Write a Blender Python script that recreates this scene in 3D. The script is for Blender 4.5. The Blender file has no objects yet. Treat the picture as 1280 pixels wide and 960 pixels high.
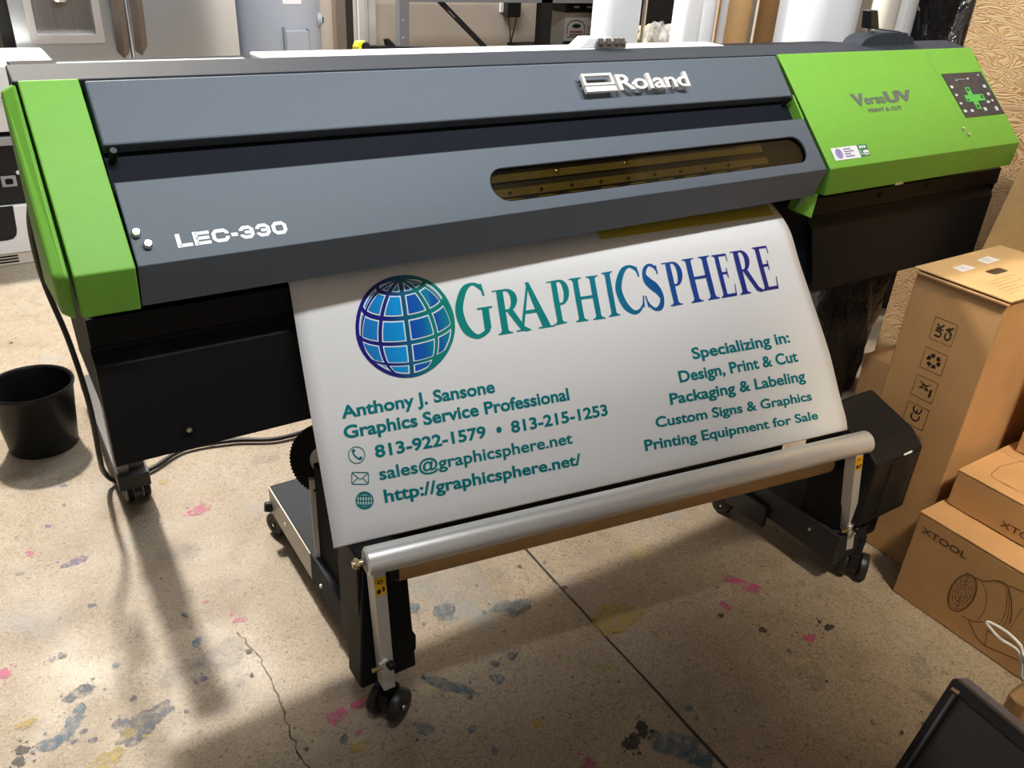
import bpy, bmesh, math, random
from mathutils import Vector, Matrix
random.seed(7)
SC = bpy.context.scene
COL = SC.collection
PI = math.pi

# ------------------------------------------------------------------ camera
CAM_Z = 1.33
cam = bpy.data.cameras.new('camera'); camo = bpy.data.objects.new('camera', cam); COL.objects.link(camo)
ROT = ((0.8403455561610886, -0.22059070849228576, 0.4951354214426414),
       (-0.5395324024116941, -0.42834872937079765, 0.724860091875866),
       (0.052193227416749206, -0.8762745604964773, -0.47897678611653915))
m = Matrix(ROT)
M4 = Matrix(((m[0][0], -m[0][1], -m[0][2], 0), (m[1][0], -m[1][1], -m[1][2], 0), (m[2][0], -m[2][1], -m[2][2], CAM_Z), (0, 0, 0, 1)))
camo.matrix_world = M4
cam.sensor_fit = 'HORIZONTAL'; cam.sensor_width = 36; cam.lens = 1037.0 / 1280 * 36
cam.clip_start = .02
SC.camera = camo

# ------------------------------------------------------------------ light, world, exposure
SC.view_settings.view_transform = 'Standard'
SC.view_settings.look = 'None'
SC.view_settings.gamma = 1
SC.view_settings.use_curve_mapping = False
SC.view_settings.exposure = 0.0
w = bpy.data.worlds.new('world'); SC.world = w; w.use_nodes = True
w.node_tree.nodes['Background'].inputs[0].default_value = (1.0, .99, .98, 1)
w.node_tree.nodes['Background'].inputs[1].default_value = .065

def area(name, loc, target, sx, sy, power, col, spread=180):
    l = bpy.data.lights.new(name, 'AREA'); l.shape = 'RECTANGLE'; l.size = sx; l.size_y = sy
    l.energy = power; l.color = col; l.spread = math.radians(spread)
    o = bpy.data.objects.new(name, l); COL.objects.link(o); o.location = loc
    d = Vector(target) - Vector(loc)
    o.rotation_euler = d.to_track_quat('-Z', 'Y').to_euler()
    return o
def bulb(name, loc, r, power, col):
    l = bpy.data.lights.new(name, 'POINT'); l.shadow_soft_size = r; l.energy = power; l.color = col
    o = bpy.data.objects.new(name, l); COL.objects.link(o); o.location = loc
    return o
WARM = (1.0, .93, .82); COOL = (.95, .98, 1.0)
bulb('high_bay_lamp', (.25, 4.75, 4.2), .12, 1400, WARM)
area('ceiling_tube_light', (1.05, .20, 3.0), (1.15, 1.25, .9), 2.4, .10, 92, COOL)
area('front_fill_light', (-.6, -3.0, 1.5), (.9, 1.2, .7), 3.2, 1.6, 8, (1.0, .98, .95))  # added soft fill from the front to brighten the banner
area('shop_work_light', (1.25, -.20, 2.2), (1.95, .52, .30), .30, .18, 4.5, (1.0, .86, .66), 45)
area('rear_ceiling_light', (1.6, 3.2, 3.3), (1.6, 4.4, .8), 2.4, .5, 80, COOL)

# ------------------------------------------------------------------ materials
def newmat(name):
    mt = bpy.data.materials.new(name); mt.use_nodes = True
    return mt, mt.node_tree, mt.node_tree.nodes['Principled BSDF']
def mat(name, col, rough=.5, metal=0.0, var=0.0, scale=30, bump=0.0, bscale=None, spec=.5, stretch=None, coat=0):
    mt, nt, b = newmat(name)
    b.inputs['Base Color'].default_value = (*col, 1); b.inputs['Roughness'].default_value = rough
    b.inputs['Metallic'].default_value = metal; b.inputs['Specular IOR Level'].default_value = spec
    b.inputs['Coat Weight'].default_value = coat
    if var or bump:
        tc = nt.nodes.new('ShaderNodeTexCoord'); mp = nt.nodes.new('ShaderNodeMapping')
        nt.links.new(tc.outputs['Object'], mp.inputs[0])
        if stretch: mp.inputs['Scale'].default_value = stretch
    if var:
        n = nt.nodes.new('ShaderNodeTexNoise'); n.inputs['Scale'].default_value = scale; n.inputs['Detail'].default_value = 5
        nt.links.new(mp.outputs[0], n.inputs['Vector'])
        r = nt.nodes.new('ShaderNodeValToRGB')
        r.color_ramp.elements[0].position = .3; r.color_ramp.elements[1].position = .7
        r.color_ramp.elements[0].color = (*[max(0, c * (1 - var)) for c in col], 1)
        r.color_ramp.elements[1].color = (*[min(1, c * (1 + var)) for c in col], 1)
        nt.links.new(n.outputs['Fac'], r.inputs[0]); nt.links.new(r.outputs[0], b.inputs['Base Color'])
    if bump:
        n2 = nt.nodes.new('ShaderNodeTexNoise'); n2.inputs['Scale'].default_value = bscale or scale; n2.inputs['Detail'].default_value = 6
        nt.links.new(mp.outputs[0], n2.inputs['Vector'])
        bp = nt.nodes.new('ShaderNodeBump'); bp.inputs['Strength'].default_value = bump; bp.inputs['Distance'].default_value = .004
        nt.links.new(n2.outputs['Fac'], bp.inputs['Height']); nt.links.new(bp.outputs[0], b.inputs['Normal'])
    return mt

SLATE = mat('slate_painted_metal', (.100, .120, .146), .5, 0, .05, 260, .10, 900, spec=.3)
GREEN = mat('lime_painted_metal', (.178, .440, .052), .5, 0, .03, 40, .05, 900, spec=.3)
BLACK = mat('black_painted_metal', (.007, .0072, .008), .55, 0, .1, 300, .08, 900, spec=.2)
BLACKP = mat('black_plastic', (.011, .011, .012), .42, spec=.3)
DARK = mat('dark_interior', (.008, .009, .012), .7, spec=.08)
CHAN = mat('channel_black', (.008, .010, .015), .6, spec=.06)
RUBBER = mat('black_rubber', (.008, .008, .008), .65, spec=.15)
GREYP = mat('grey_plastic', (.30, .31, .32), .4)
STEEL = mat('brushed_aluminium', (.88, .88, .87), .36, .62, .02, 20)
SATIN = mat('satin_steel', (.55, .53, .5), .35, 1)
CHROME = mat('polished_steel', (.8, .78, .74), .18, 1)
STAIN = mat('stainless_steel', (.76, .785, .81), .28, .9, .03, 8, .02, 40, stretch=(1, 1, 40))
KRAFT = mat('kraft_tube', (.50, .29, .115), .6, 0, .08, 12)
WHITEP = mat('white_plastic', (.80, .80, .80), .4)
WHITEV = mat('white_vinyl', (.86, .86, .86), .38)
SHEET = mat('banner_vinyl', (.83, .825, .82), .42)
TEAL = mat('teal_ink', (.0, .205, .225), .5, spec=.2)
CREAM = mat('cream_vinyl', (.74, .68, .58), .5)
BEIGEW = mat('beige_wall', (.50, .435, .37), .75, 0, .06, 3, .1, 60)
YELLOW = mat('yellow_sticker', (.85, .47, .01), .45)
YELTOOL = mat('yellow_plastic', (.85, .80, .02), .4)
INKBLK = mat('black_ink', (.012, .01, .008), .55)
LOGOM = mat('logo_silver', (.84, .82, .77), .3, .25)
PAPERW = mat('white_label', (.82, .82, .84), .5)
GREYINK = mat('grey_ink', (.12, .135, .12), .5)
BOLT = mat('bolt_steel', (.78, .75, .70), .25, 1)
CABLE = mat('black_cable_jacket', (.02, .02, .021), .45)
HEATER = mat('blue_grey_enamel', (.36, .39, .45), .4)
RACK = mat('grey_rack_paint', (.13, .135, .15), .45)
CASING = mat('pale_door_casing', (.56, .53, .50), .5)

def card_mat(name, col, var=.10):
    mt, nt, b = newmat(name)
    b.inputs['Roughness'].default_value = .72
    tc = nt.nodes.new('ShaderNodeTexCoord')
    n = nt.nodes.new('ShaderNodeTexNoise'); n.inputs['Scale'].default_value = 14; n.inputs['Detail'].default_value = 8
    n2 = nt.nodes.new('ShaderNodeTexNoise'); n2.inputs['Scale'].default_value = 180; n2.inputs['Detail'].default_value = 2; n2.inputs['Distortion'].default_value = 2
    nt.links.new(tc.outputs['Object'], n.inputs['Vector']); nt.links.new(tc.outputs['Object'], n2.inputs['Vector'])
    ad = nt.nodes.new('ShaderNodeMath'); ad.operation = 'MULTIPLY_ADD'; ad.inputs[1].default_value = .45
    nt.links.new(n2.outputs['Fac'], ad.inputs[0])
    ml = nt.nodes.new('ShaderNodeMath'); ml.operation = 'MULTIPLY'; ml.inputs[1].default_value = .55
    nt.links.new(n.outputs['Fac'], ml.inputs[0]); nt.links.new(ml.outputs[0], ad.inputs[2])
    r = nt.nodes.new('ShaderNodeValToRGB'); r.color_ramp.elements[0].position = .3; r.color_ramp.elements[1].position = .7
    r.color_ramp.elements[0].color = (*[c * (1 - var) for c in col], 1); r.color_ramp.elements[1].color = (*[min(1, c * (1 + var)) for c in col], 1)
    nt.links.new(ad.outputs[0], r.inputs[0]); nt.links.new(r.outputs[0], b.inputs['Base Color'])
    bp = nt.nodes.new('ShaderNodeBump'); bp.inputs['Strength'].default_value = .12; bp.inputs['Distance'].default_value = .002
    nt.links.new(n2.outputs['Fac'], bp.inputs['Height']); nt.links.new(bp.outputs[0], b.inputs['Normal'])
    return mt
CARD = card_mat('brown_cardboard', (.47, .27, .115))
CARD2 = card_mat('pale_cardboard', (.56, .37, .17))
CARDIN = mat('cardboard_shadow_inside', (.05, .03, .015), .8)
CARDTAPE = mat('kraft_tape', (.44, .255, .12), .35)
LINEINK = mat('brown_print_ink', (.10, .045, .015), .7)

def floor_mat():
    mt, nt, b = newmat('stained_concrete')
    L = nt.links.new
    tc = nt.nodes.new('ShaderNodeTexCoord')
    def noise(s, d=6, dist=0, rough=.55):
        n = nt.nodes.new('ShaderNodeTexNoise'); n.inputs['Scale'].default_value = s; n.inputs['Detail'].default_value = d
        n.inputs['Distortion'].default_value = dist; n.inputs['Roughness'].default_value = rough
        L(tc.outputs['Object'], n.inputs['Vector']); return n.outputs['Fac']
    def ramp(f, stops):
        r = nt.nodes.new('ShaderNodeValToRGB'); e = r.color_ramp.elements
        e[0].position, e[0].color = stops[0][0], (*stops[0][1], 1); e[1].position, e[1].color = stops[-1][0], (*stops[-1][1], 1)
        for p, c in stops[1:-1]:
            k = e.new(p); k.color = (*c, 1)
        L(f, r.inputs[0]); return r.outputs[0]
    def mix(f, a, c, mode='MIX'):
        x = nt.nodes.new('ShaderNodeMix'); x.data_type = 'RGBA'; x.blend_type = mode
        if isinstance(f, float): x.inputs[0].default_value = f
        else: L(f, x.inputs[0])
        L(a, x.inputs[6]); L(c, x.inputs[7]); return x.outputs[2]
    base = ramp(noise(2.2, 8, .4), [(.28, (.235, .185, .130)), (.5, (.305, .247, .182)), (.72, (.350, .305, .246))])
    fine = ramp(noise(48, 5, 4.5), [(.36, (.55, .52, .47)), (.47, (.98, .97, .95)), (.62, (1.22, 1.21, 1.17))])
    c = mix(.85, base, fine, 'MULTIPLY')
    fine2 = ramp(noise(190, 3, 2.5), [(.38, (.74, .72, .68)), (.6, (1.12, 1.12, 1.10))])
    c = mix(.45, c, fine2, 'MULTIPLY')
    blot = ramp(noise(9, 6, 1), [(.30, (.72, .68, .62)), (.48, (1, 1, 1))])
    c = mix(.6, c, blot, 'MULTIPLY')
    # old ink wash: bluish, pinkish and yellow faint clouds
    for sc, col, lo, hi, off in ((3.1, (.20, .24, .28), .60, .74, 3.0), (4.7, (.46, .38, .08), .68, .78, 11.0), (5.3, (.40, .14, .17), .71, .80, 23.0)):
        mp = nt.nodes.new('ShaderNodeMapping'); mp.inputs['Location'].default_value = (off, off * .7, 0); L(tc.outputs['Object'], mp.inputs[0])
        n = nt.nodes.new('ShaderNodeTexNoise'); n.inputs['Scale'].default_value = sc; n.inputs['Detail'].default_value = 7; n.inputs['Distortion'].default_value = .6
        L(mp.outputs[0], n.inputs['Vector'])
        f = ramp(n.outputs['Fac'], [(lo, (0, 0, 0)), (hi, (.55, .55, .55))])
        cc = nt.nodes.new('ShaderNodeRGB'); cc.outputs[0].default_value = (*col, 1)
        c = mix(f, c, cc.outputs[0])
    # small dark specks
    v = nt.nodes.new('ShaderNodeTexVoronoi'); v.inputs['Scale'].default_value = 22; v.inputs['Randomness'].default_value = 1
    L(tc.outputs['Object'], v.inputs['Vector'])
    sp = ramp(v.outputs['Distance'], [(.055, (.30, .26, .25)), (.085, (1, 1, 1))])
    c = mix(.8, c, sp, 'MULTIPLY')
    L(c, b.inputs['Base Color'])
    rr = ramp(noise(6, 4), [(.3, (.42, .42, .42)), (.7, (.62, .62, .62))]); L(rr, b.inputs['Roughness'])
    bp = nt.nodes.new('ShaderNodeBump'); bp.inputs['Strength'].default_value = .15; bp.inputs['Distance'].default_value = .003
    L(noise(60, 4, 2), bp.inputs['Height']); L(bp.outputs[0], b.inputs['Normal'])
    return mt
FLOORM = floor_mat()

def stain_mat(name, col, solid=.8):
    # paint soaked into the concrete: patchy alpha
    mt, nt, b = newmat(name)
    b.inputs['Base Color'].default_value = (*col, 1); b.inputs['Roughness'].default_value = .55
    tc = nt.nodes.new('ShaderNodeTexCoord'); n = nt.nodes.new('ShaderNodeTexNoise'); n.inputs['Scale'].default_value = 60; n.inputs['Detail'].default_value = 8; n.inputs['Roughness'].default_value = .7
    nt.links.new(tc.outputs['Object'], n.inputs['Vector'])
    r = nt.nodes.new('ShaderNodeValToRGB'); r.color_ramp.elements[0].position = .40; r.color_ramp.elements[1].position = .58
    r.color_ramp.elements[0].color = (solid * (.75 if 'black' in name else .12),) * 3 + (1,); r.color_ramp.elements[1].color = (solid,) * 3 + (1,)
    nt.links.new(n.outputs['Fac'], r.inputs[0]); nt.links.new(r.outputs[0], b.inputs['Alpha'])
    return mt

def amber_glass():
    mt, nt, b = newmat('amber_acrylic')
    tr = nt.nodes.new('ShaderNodeBsdfTransparent'); tr.inputs[0].default_value = (.58, .53, .34, 1)
    gl = nt.nodes.new('ShaderNodeBsdfGlossy'); gl.inputs['Roughness'].default_value = .08; gl.inputs[0].default_value = (.8, .8, .8, 1)
    mx = nt.nodes.new('ShaderNodeMixShader')
    mx.inputs[0].default_value = .035; nt.links.new(tr.outputs[0], mx.inputs[1]); nt.links.new(gl.outputs[0], mx.inputs[2])
    nt.links.new(mx.outputs[0], nt.nodes['Material Output'].inputs[0])
    return mt
AMBER = amber_glass()
RAILM = mat('gantry_rail_metal', (.34, .30, .21), .45, .0, .2, 30)
RAILD = mat('gantry_dark', (.03, .03, .03), .5)
RAILY = mat('yellow_flecks', (.80, .68, .05), .5)

def film_mat(name, col, rough, bumpd):
    mt, nt, b = newmat(name)
    b.inputs['Base Color'].default_value = (*col, 1); b.inputs['Roughness'].default_value = rough
    tc = nt.nodes.new('ShaderNodeTexCoord'); mp = nt.nodes.new('ShaderNodeMapping'); mp.inputs['Scale'].default_value = (1, 1, .35)
    n = nt.nodes.new('ShaderNodeTexNoise'); n.inputs['Scale'].default_value = 22; n.inputs['Detail'].default_value = 3; n.inputs['Distortion'].default_value = 1.5
    nt.links.new(tc.outputs['Object'], mp.inputs[0]); nt.links.new(mp.outputs[0], n.inputs['Vector'])
    bp = nt.nodes.new('ShaderNodeBump'); bp.inputs['Strength'].default_value = .9; bp.inputs['Distance'].default_value = bumpd
    nt.links.new(n.outputs['Fac'], bp.inputs['Height']); nt.links.new(bp.outputs[0], b.inputs['Normal'])
    return mt
BLKFILM = film_mat('black_plastic_film', (.018, .018, .021), .27, .03)
CLRFILM = film_mat('milky_plastic_film', (.62, .60, .56), .25, .02)
CLEARBAG = film_mat('clear_bag_film', (.60, .60, .60), .2, .03); CLEARBAG.node_tree.nodes['Principled BSDF'].inputs['Alpha'].default_value = .45

def osb_mat():
    mt, nt, b = newmat('oriented_strand_board')
    L = nt.links.new
    tc = nt.nodes.new('ShaderNodeTexCoord')
    mp = nt.nodes.new('ShaderNodeMapping'); mp.inputs['Rotation'].default_value = (.6, 0, 0); mp.inputs['Scale'].default_value = (1, .45, 1.3)
    L(tc.outputs['Object'], mp.inputs[0])
    n = nt.nodes.new('ShaderNodeTexNoise'); n.inputs['Scale'].default_value = 12.0; n.inputs['Detail'].default_value = 2.0; n.inputs['Distortion'].default_value = 2.4
    L(mp.outputs[0], n.inputs['Vector'])
    mu = nt.nodes.new('ShaderNodeMath'); mu.operation = 'MULTIPLY'; mu.inputs[1].default_value = 80; L(n.outputs['Fac'], mu.inputs[0])
    sn = nt.nodes.new('ShaderNodeMath'); sn.operation = 'SINE'; L(mu.outputs[0], sn.inputs[0])
    n3 = nt.nodes.new('ShaderNodeTexNoise'); n3.inputs['Scale'].default_value = 5; n3.inputs['Detail'].default_value = 4; L(tc.outputs['Object'], n3.inputs['Vector'])
    r = nt.nodes.new('ShaderNodeValToRGB'); e = r.color_ramp.elements
    e[0].position = .18; e[0].color = (.15, .075, .028, 1); e[1].position = .75; e[1].color = (.46, .32, .17, 1)
    k = e.new(.42); k.color = (.40, .23, .09, 1)
    ma = nt.nodes.new('ShaderNodeMapRange'); ma.inputs[1].default_value = -1; ma.inputs[2].default_value = 1; L(sn.outputs[0], ma.inputs[0])
    mx = nt.nodes.new('ShaderNodeMath'); mx.operation = 'MULTIPLY_ADD'; mx.inputs[1].default_value = .55
    L(ma.outputs[0], mx.inputs[0])
    m3 = nt.nodes.new('ShaderNodeMath'); m3.operation = 'MULTIPLY'; m3.inputs[1].default_value = .7; L(n3.outputs['Fac'], m3.inputs[0]); L(m3.outputs[0], mx.inputs[2])
    L(mx.outputs[0], r.inputs[0]); L(r.outputs[0], b.inputs['Base Color']); b.inputs['Roughness'].default_value = .65
    bp = nt.nodes.new('ShaderNodeBump'); bp.inputs['Strength'].default_value = .5; bp.inputs['Distance'].default_value = .004
    L(mx.outputs[0], bp.inputs['Height']); L(bp.outputs[0], b.inputs['Normal'])
    return mt
OSB = osb_mat()

def grad_mat(name, stops):
    # printed colour gradient along the banner's width (u is stored in the mesh's UV layer)
    mt, nt, b = newmat(name)
    uv = nt.nodes.new('ShaderNodeUVMap'); uv.uv_map = 'art'
    sx = nt.nodes.new('ShaderNodeSeparateXYZ'); nt.links.new(uv.outputs[0], sx.inputs[0])
    r = nt.nodes.new('ShaderNodeValToRGB'); e = r.color_ramp.elements
    e[0].position, e[0].color = stops[0][0], (*stops[0][1], 1); e[1].position, e[1].color = stops[-1][0], (*stops[-1][1], 1)
    for p, c in stops[1:-1]:
        k = e.new(p); k.color = (*c, 1)
    nt.links.new(sx.outputs[0], r.inputs[0]); nt.links.new(r.outputs[0], b.inputs['Base Color'])
    b.inputs['Roughness'].default_value = .4
    return mt

# ------------------------------------------------------------------ mesh helpers
def finish(name, bm, mt, parent=None, smooth=False, bevel=0, seg=2, angle=35):
    bmesh.ops.remove_doubles(bm, verts=bm.verts, dist=1e-6)
    bmesh.ops.recalc_face_normals(bm, faces=bm.faces)
    me = bpy.data.meshes.new(name); bm.to_mesh(me); bm.free()
    for x in (mt if isinstance(mt, (list, tuple)) else [mt]): me.materials.append(x)
    o = bpy.data.objects.new(name, me); COL.objects.link(o)
    if smooth:
        for p in me.polygons: p.use_smooth = True
        try: me.set_sharp_from_angle(angle=math.radians(angle))
        except Exception: pass
    if bevel:
        b = o.modifiers.new('bevel', 'BEVEL'); b.width = bevel; b.segments = seg; b.limit_method = 'ANGLE'; b.angle_limit = math.radians(30)
    if parent is not None:
        o.parent = parent; o.matrix_parent_inverse = Matrix.Translation(-Vector(parent.location)) if parent.type == 'EMPTY' and parent.parent is None and parent.rotation_euler[:] == (0, 0, 0) else parent.matrix_world.inverted()
    return o
def tag(o, label=None, cat=None, group=None, kind=None):
    if label: o['label'] = label
    if cat: o['category'] = cat
    if group: o['group'] = group
    if kind: o['kind'] = kind
    return o
def thing(name, label, cat, loc, group=None):
    o = bpy.data.objects.new(name, None); COL.objects.link(o); o.location = loc; o.empty_display_size = .05
    return tag(o, label, cat, group)
def BM(): return bmesh.new()
def box(bm, a, b, mi=0):
    x0, y0, z0 = a; x1, y1, z1 = b
    v = [bm.verts.new(p) for p in ((x0, y0, z0), (x1, y0, z0), (x1, y1, z0), (x0, y1, z0), (x0, y0, z1), (x1, y0, z1), (x1, y1, z1), (x0, y1, z1))]
    for f in ((0, 3, 2, 1), (4, 5, 6, 7), (0, 1, 5, 4), (1, 2, 6, 5), (2, 3, 7, 6), (3, 0, 4, 7)):
        bm.faces.new([v[i] for i in f]).material_index = mi
    return v
def loft(bm, A, B, mi=0, capA=True, capB=True):
    va = [bm.verts.new(p) for p in A]; vb = [bm.verts.new(p) for p in B]; n = len(A)
    for i in range(n):
        bm.faces.new((va[i], va[(i + 1) % n], vb[(i + 1) % n], vb[i])).material_index = mi
    if capA: bm.faces.new(va[::-1]).material_index = mi
    if capB: bm.faces.new(vb).material_index = mi
def prismx(bm, prof, x0, x1, mi=0):
    loft(bm, [(x0, y, z) for y, z in prof], [(x1, y, z) for y, z in prof], mi)
def frame(d):
    d = Vector(d).normalized(); u = d.orthogonal().normalized(); return d, u, d.cross(u)
def tube(bm, pts, r, n=12, mi=0, cap=True):
    pts = [Vector(p) for p in pts]; rs = r if isinstance(r, (list, tuple)) else [r] * len(pts)
    rings = []; u = None
    for i, p in enumerate(pts):
        t = (pts[min(i + 1, len(pts) - 1)] - pts[max(i - 1, 0)]).normalized()
        if u is None: u = t.orthogonal().normalized()
        else: u = (u - t * u.dot(t)).normalized()
        w_ = t.cross(u)
        rings.append([bm.verts.new(p + (u * math.cos(2 * PI * k / n) + w_ * math.sin(2 * PI * k / n)) * rs[i]) for k in range(n)])
    for a, b in zip(rings, rings[1:]):
        for k in range(n): bm.faces.new((a[k], a[(k + 1) % n], b[(k + 1) % n], b[k])).material_index = mi
    if cap:
        bm.faces.new(rings[0][::-1]).material_index = mi; bm.faces.new(rings[-1]).material_index = mi
def lathe(bm, prof, c, axis=(0, 0, 1), n=32, mi=0):
    d, u, w_ = frame(axis); c = Vector(c); rings = []
    for r, h in prof:
        rings.append([bm.verts.new(c + d * h + (u * math.cos(2 * PI * k / n) + w_ * math.sin(2 * PI * k / n)) * max(r, 1e-5)) for k in range(n)])
    for a, b in zip(rings, rings[1:]):
        for k in range(n): bm.faces.new((a[k], a[(k + 1) % n], b[(k + 1) % n], b[k])).material_index = mi
def spline(pts, n=8):
    pts = [Vector(p) for p in pts]; out = []
    for i in range(len(pts) - 1):
        p0 = pts[max(i - 1, 0)]; p1 = pts[i]; p2 = pts[i + 1]; p3 = pts[min(i + 2, len(pts) - 1)]
        for k in range(n):
            t = k / n
            out.append(.5 * ((2 * p1) + (-p0 + p2) * t + (2 * p0 - 5 * p1 + 4 * p2 - p3) * t * t + (-p0 + 3 * p1 - 3 * p2 + p3) * t ** 3))
    out.append(pts[-1]); return out
def polyplate(bm, outer, holes, fn, th, mi=0):
    """flat plate with holes: outline in 2D, fn(a, b, depth) -> 3D."""
    loops = [outer] + list(holes); top = []; edges = []
    for lp in loops:
        vs = [bm.verts.new(fn(a, b, 0)) for a, b in lp]; top.append(vs)
        for i in range(len(vs)): edges.append(bm.edges.new((vs[i], vs[(i + 1) % len(vs)])))
    r = bmesh.ops.triangle_fill(bm, edges=edges, use_beauty=True)
    fs = [g for g in r['geom'] if isinstance(g, bmesh.types.BMFace)]
    mp = {}
    for lp, vs in zip(loops, top):
        for (a, b), v in zip(lp, vs): mp[v] = bm.verts.new(fn(a, b, th))
    for f in fs:
        f.material_index = mi
        try: bm.faces.new([mp[v] for v in f.verts][::-1]).material_index = mi
        except ValueError: pass
    for vs in top:
        for i in range(len(vs)):
            a, b = vs[i], vs[(i + 1) % len(vs)]
            bm.faces.new((a, b, mp[b], mp[a])).material_index = mi
def rrect(x0, y0, x1, y1, r, n=6):
    out = []
    for cx, cy, a0 in ((x1 - r, y1 - r, 0), (x0 + r, y1 - r, 90), (x0 + r, y0 + r, 180), (x1 - r, y0 + r, 270)):
        for k in range(n + 1):
            a = math.radians(a0 + 90 * k / n); out.append((cx + r * math.cos(a), cy + r * math.sin(a)))
    return out

def text_mesh(txt, off=0.0, space=1.0):
    """triangles of a text string: verts (2D list), faces; baseline at 0."""
    cu = bpy.data.curves.new('t', 'FONT'); cu.body = txt; cu.size = 1; cu.offset = off; cu.space_character = space; cu.resolution_u = 4
    o = bpy.data.objects.new('t', cu); COL.objects.link(o)
    dg = bpy.context.evaluated_depsgraph_get(); me = bpy.data.meshes.new_from_object(o.evaluated_get(dg))
    vs = [(v.co.x, v.co.y) for v in me.vertices]; fs = [tuple(p.vertices) for p in me.polygons]
    bpy.data.objects.remove(o); bpy.data.curves.remove(cu); bpy.data.meshes.remove(me)
    return vs, fs
def text_box(bm, txt, fn, x0, x1, y0, ycap, off=0.0, mi=0, th=None, cap=None):
    """fit text so its ink spans x0..x1 and its capitals reach ycap; fn(a, b, d) -> 3D. th extrudes (d from 0 to th)."""
    vs, fs = text_mesh(txt, off)
    mnx = min(v[0] for v in vs); mxx = max(v[0] for v in vs)
    H = cap or .73
    T = lambda v: (x0 + (v[0] - mnx) / (mxx - mnx) * (x1 - x0), y0 + v[1] / H * (ycap - y0))
    P = [T(v) for v in vs]
    bv = [bm.verts.new(fn(a, b, 0)) for a, b in P]
    for f in fs:
        try: bm.faces.new([bv[i] for i in f]).material_index = mi
        except ValueError: pass
    if th is not None:
        bw = [bm.verts.new(fn(a, b, th)) for a, b in P]
        cnt = {}
        for f in fs:
            try: bm.faces.new([bw[i] for i in f][::-1]).material_index = mi
            except ValueError: pass
            for i in range(len(f)):
                e = (f[i], f[(i + 1) % len(f)]); cnt[e] = cnt.get(e, 0) + 1
        for (a, b) in list(cnt):
            if (b, a) not in cnt:
                try: bm.faces.new((bv[a], bv[b], bw[b], bw[a])).material_index = mi
                except ValueError: pass
def flatfan(bm, pts, fn, mi=0, d=0):
    vs = [bm.verts.new(fn(a, b, d)) for a, b in pts]
    if len(vs) < 3: return
    f = bm.faces.new(vs); f.material_index = mi
    bmesh.ops.triangulate(bm, faces=[f])
def stroke(bm, pts, wd, fn, mi=0, closed=False, d=0):
    """a line of constant (or per-point) width drawn in 2D."""
    n = len(pts); ws = wd if isinstance(wd, (list, tuple)) else [wd] * n; Lf = []; Rt = []
    for i in range(n):
        if closed: a = pts[i - 1]; b = pts[(i + 1) % n]
        else: a = pts[max(i - 1, 0)]; b = pts[min(i + 1, n - 1)]
        tx, ty = b[0] - a[0], b[1] - a[1]; q = math.hypot(tx, ty) or 1; nx, ny = -ty / q, tx / q
        h = ws[i] / 2
        Lf.append(bm.verts.new(fn(pts[i][0] + nx * h, pts[i][1] + ny * h, d))); Rt.append(bm.verts.new(fn(pts[i][0] - nx * h, pts[i][1] - ny * h, d)))
    for i in range(n if closed else n - 1):
        j = (i + 1) % n
        bm.faces.new((Lf[i], Lf[j], Rt[j], Rt[i])).material_index = mi
def circ(cx, cy, rx, ry=None, n=28, a0=0, a1=360):
    ry = ry or rx
    full = abs(a1 - a0) >= 360
    return [(cx + rx * math.cos(math.radians(a0 + (a1 - a0) * k / (n if full else n - 1))), cy + ry * math.sin(math.radians(a0 + (a1 - a0) * k / (n if full else n - 1)))) for k in range(n)]

# ================================================================== ROOM
bm = BM(); box(bm, (-4, -3.2, -.06), (4.4, 5.1, 0)); fl = finish('floor', bm, FLOORM); tag(fl, 'paint-spattered beige concrete floor', None, None, 'structure')
bm = BM(); box(bm, (-4, 5.0, 0), (4.5, 5.1, 4.6)); tag(finish('wall_back', bm, BEIGEW), 'beige back wall behind the printer', None, None, 'structure')
bm = BM(); box(bm, (4.4, -3.2, 0), (4.5, 5.0, 4.6)); tag(finish('wall_right', bm, BEIGEW), 'beige right wall behind the media rolls', None, None, 'structure')
# unseen overhead panel, built like a raised garage door, added to shade the near floor
bm = BM()
for k in range(5):
    y1 = .41 - k * .56; box(bm, (-2.6, y1 - .545, 2.40), (3.6, y1, 2.44))
    for x in (-2.6, -.5, 1.5, 3.54): box(bm, (x, y1 - .545, 2.44), (x + .06, y1, 2.47))
tag(finish('shade_panel_1', bm, WHITEP), 'added overhead panel out of view, shading the near floor', None, None, 'structure')
# sawn joint in the slab
bm = BM()
n = 60
lft = []; rgt = []
for k in range(n + 1):
    y = -.6 + 5.5 * k / n; xx = .932 + .022 * (y - .59) + random.uniform(-.0016, .0016); h = .0035 + random.uniform(-.0012, .0012)
    lft.append(bm.verts.new((xx - h, y, .0006))); rgt.append(bm.verts.new((xx + h, y, .0006)))
for k in range(n): bm.faces.new((lft[k], rgt[k], rgt[k + 1], lft[k + 1]))
tag(finish('trim_1', bm, mat('joint_dirt', (.03, .024, .018), .9)), 'sawn joint running across the concrete floor', None, None, 'structure')
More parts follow.
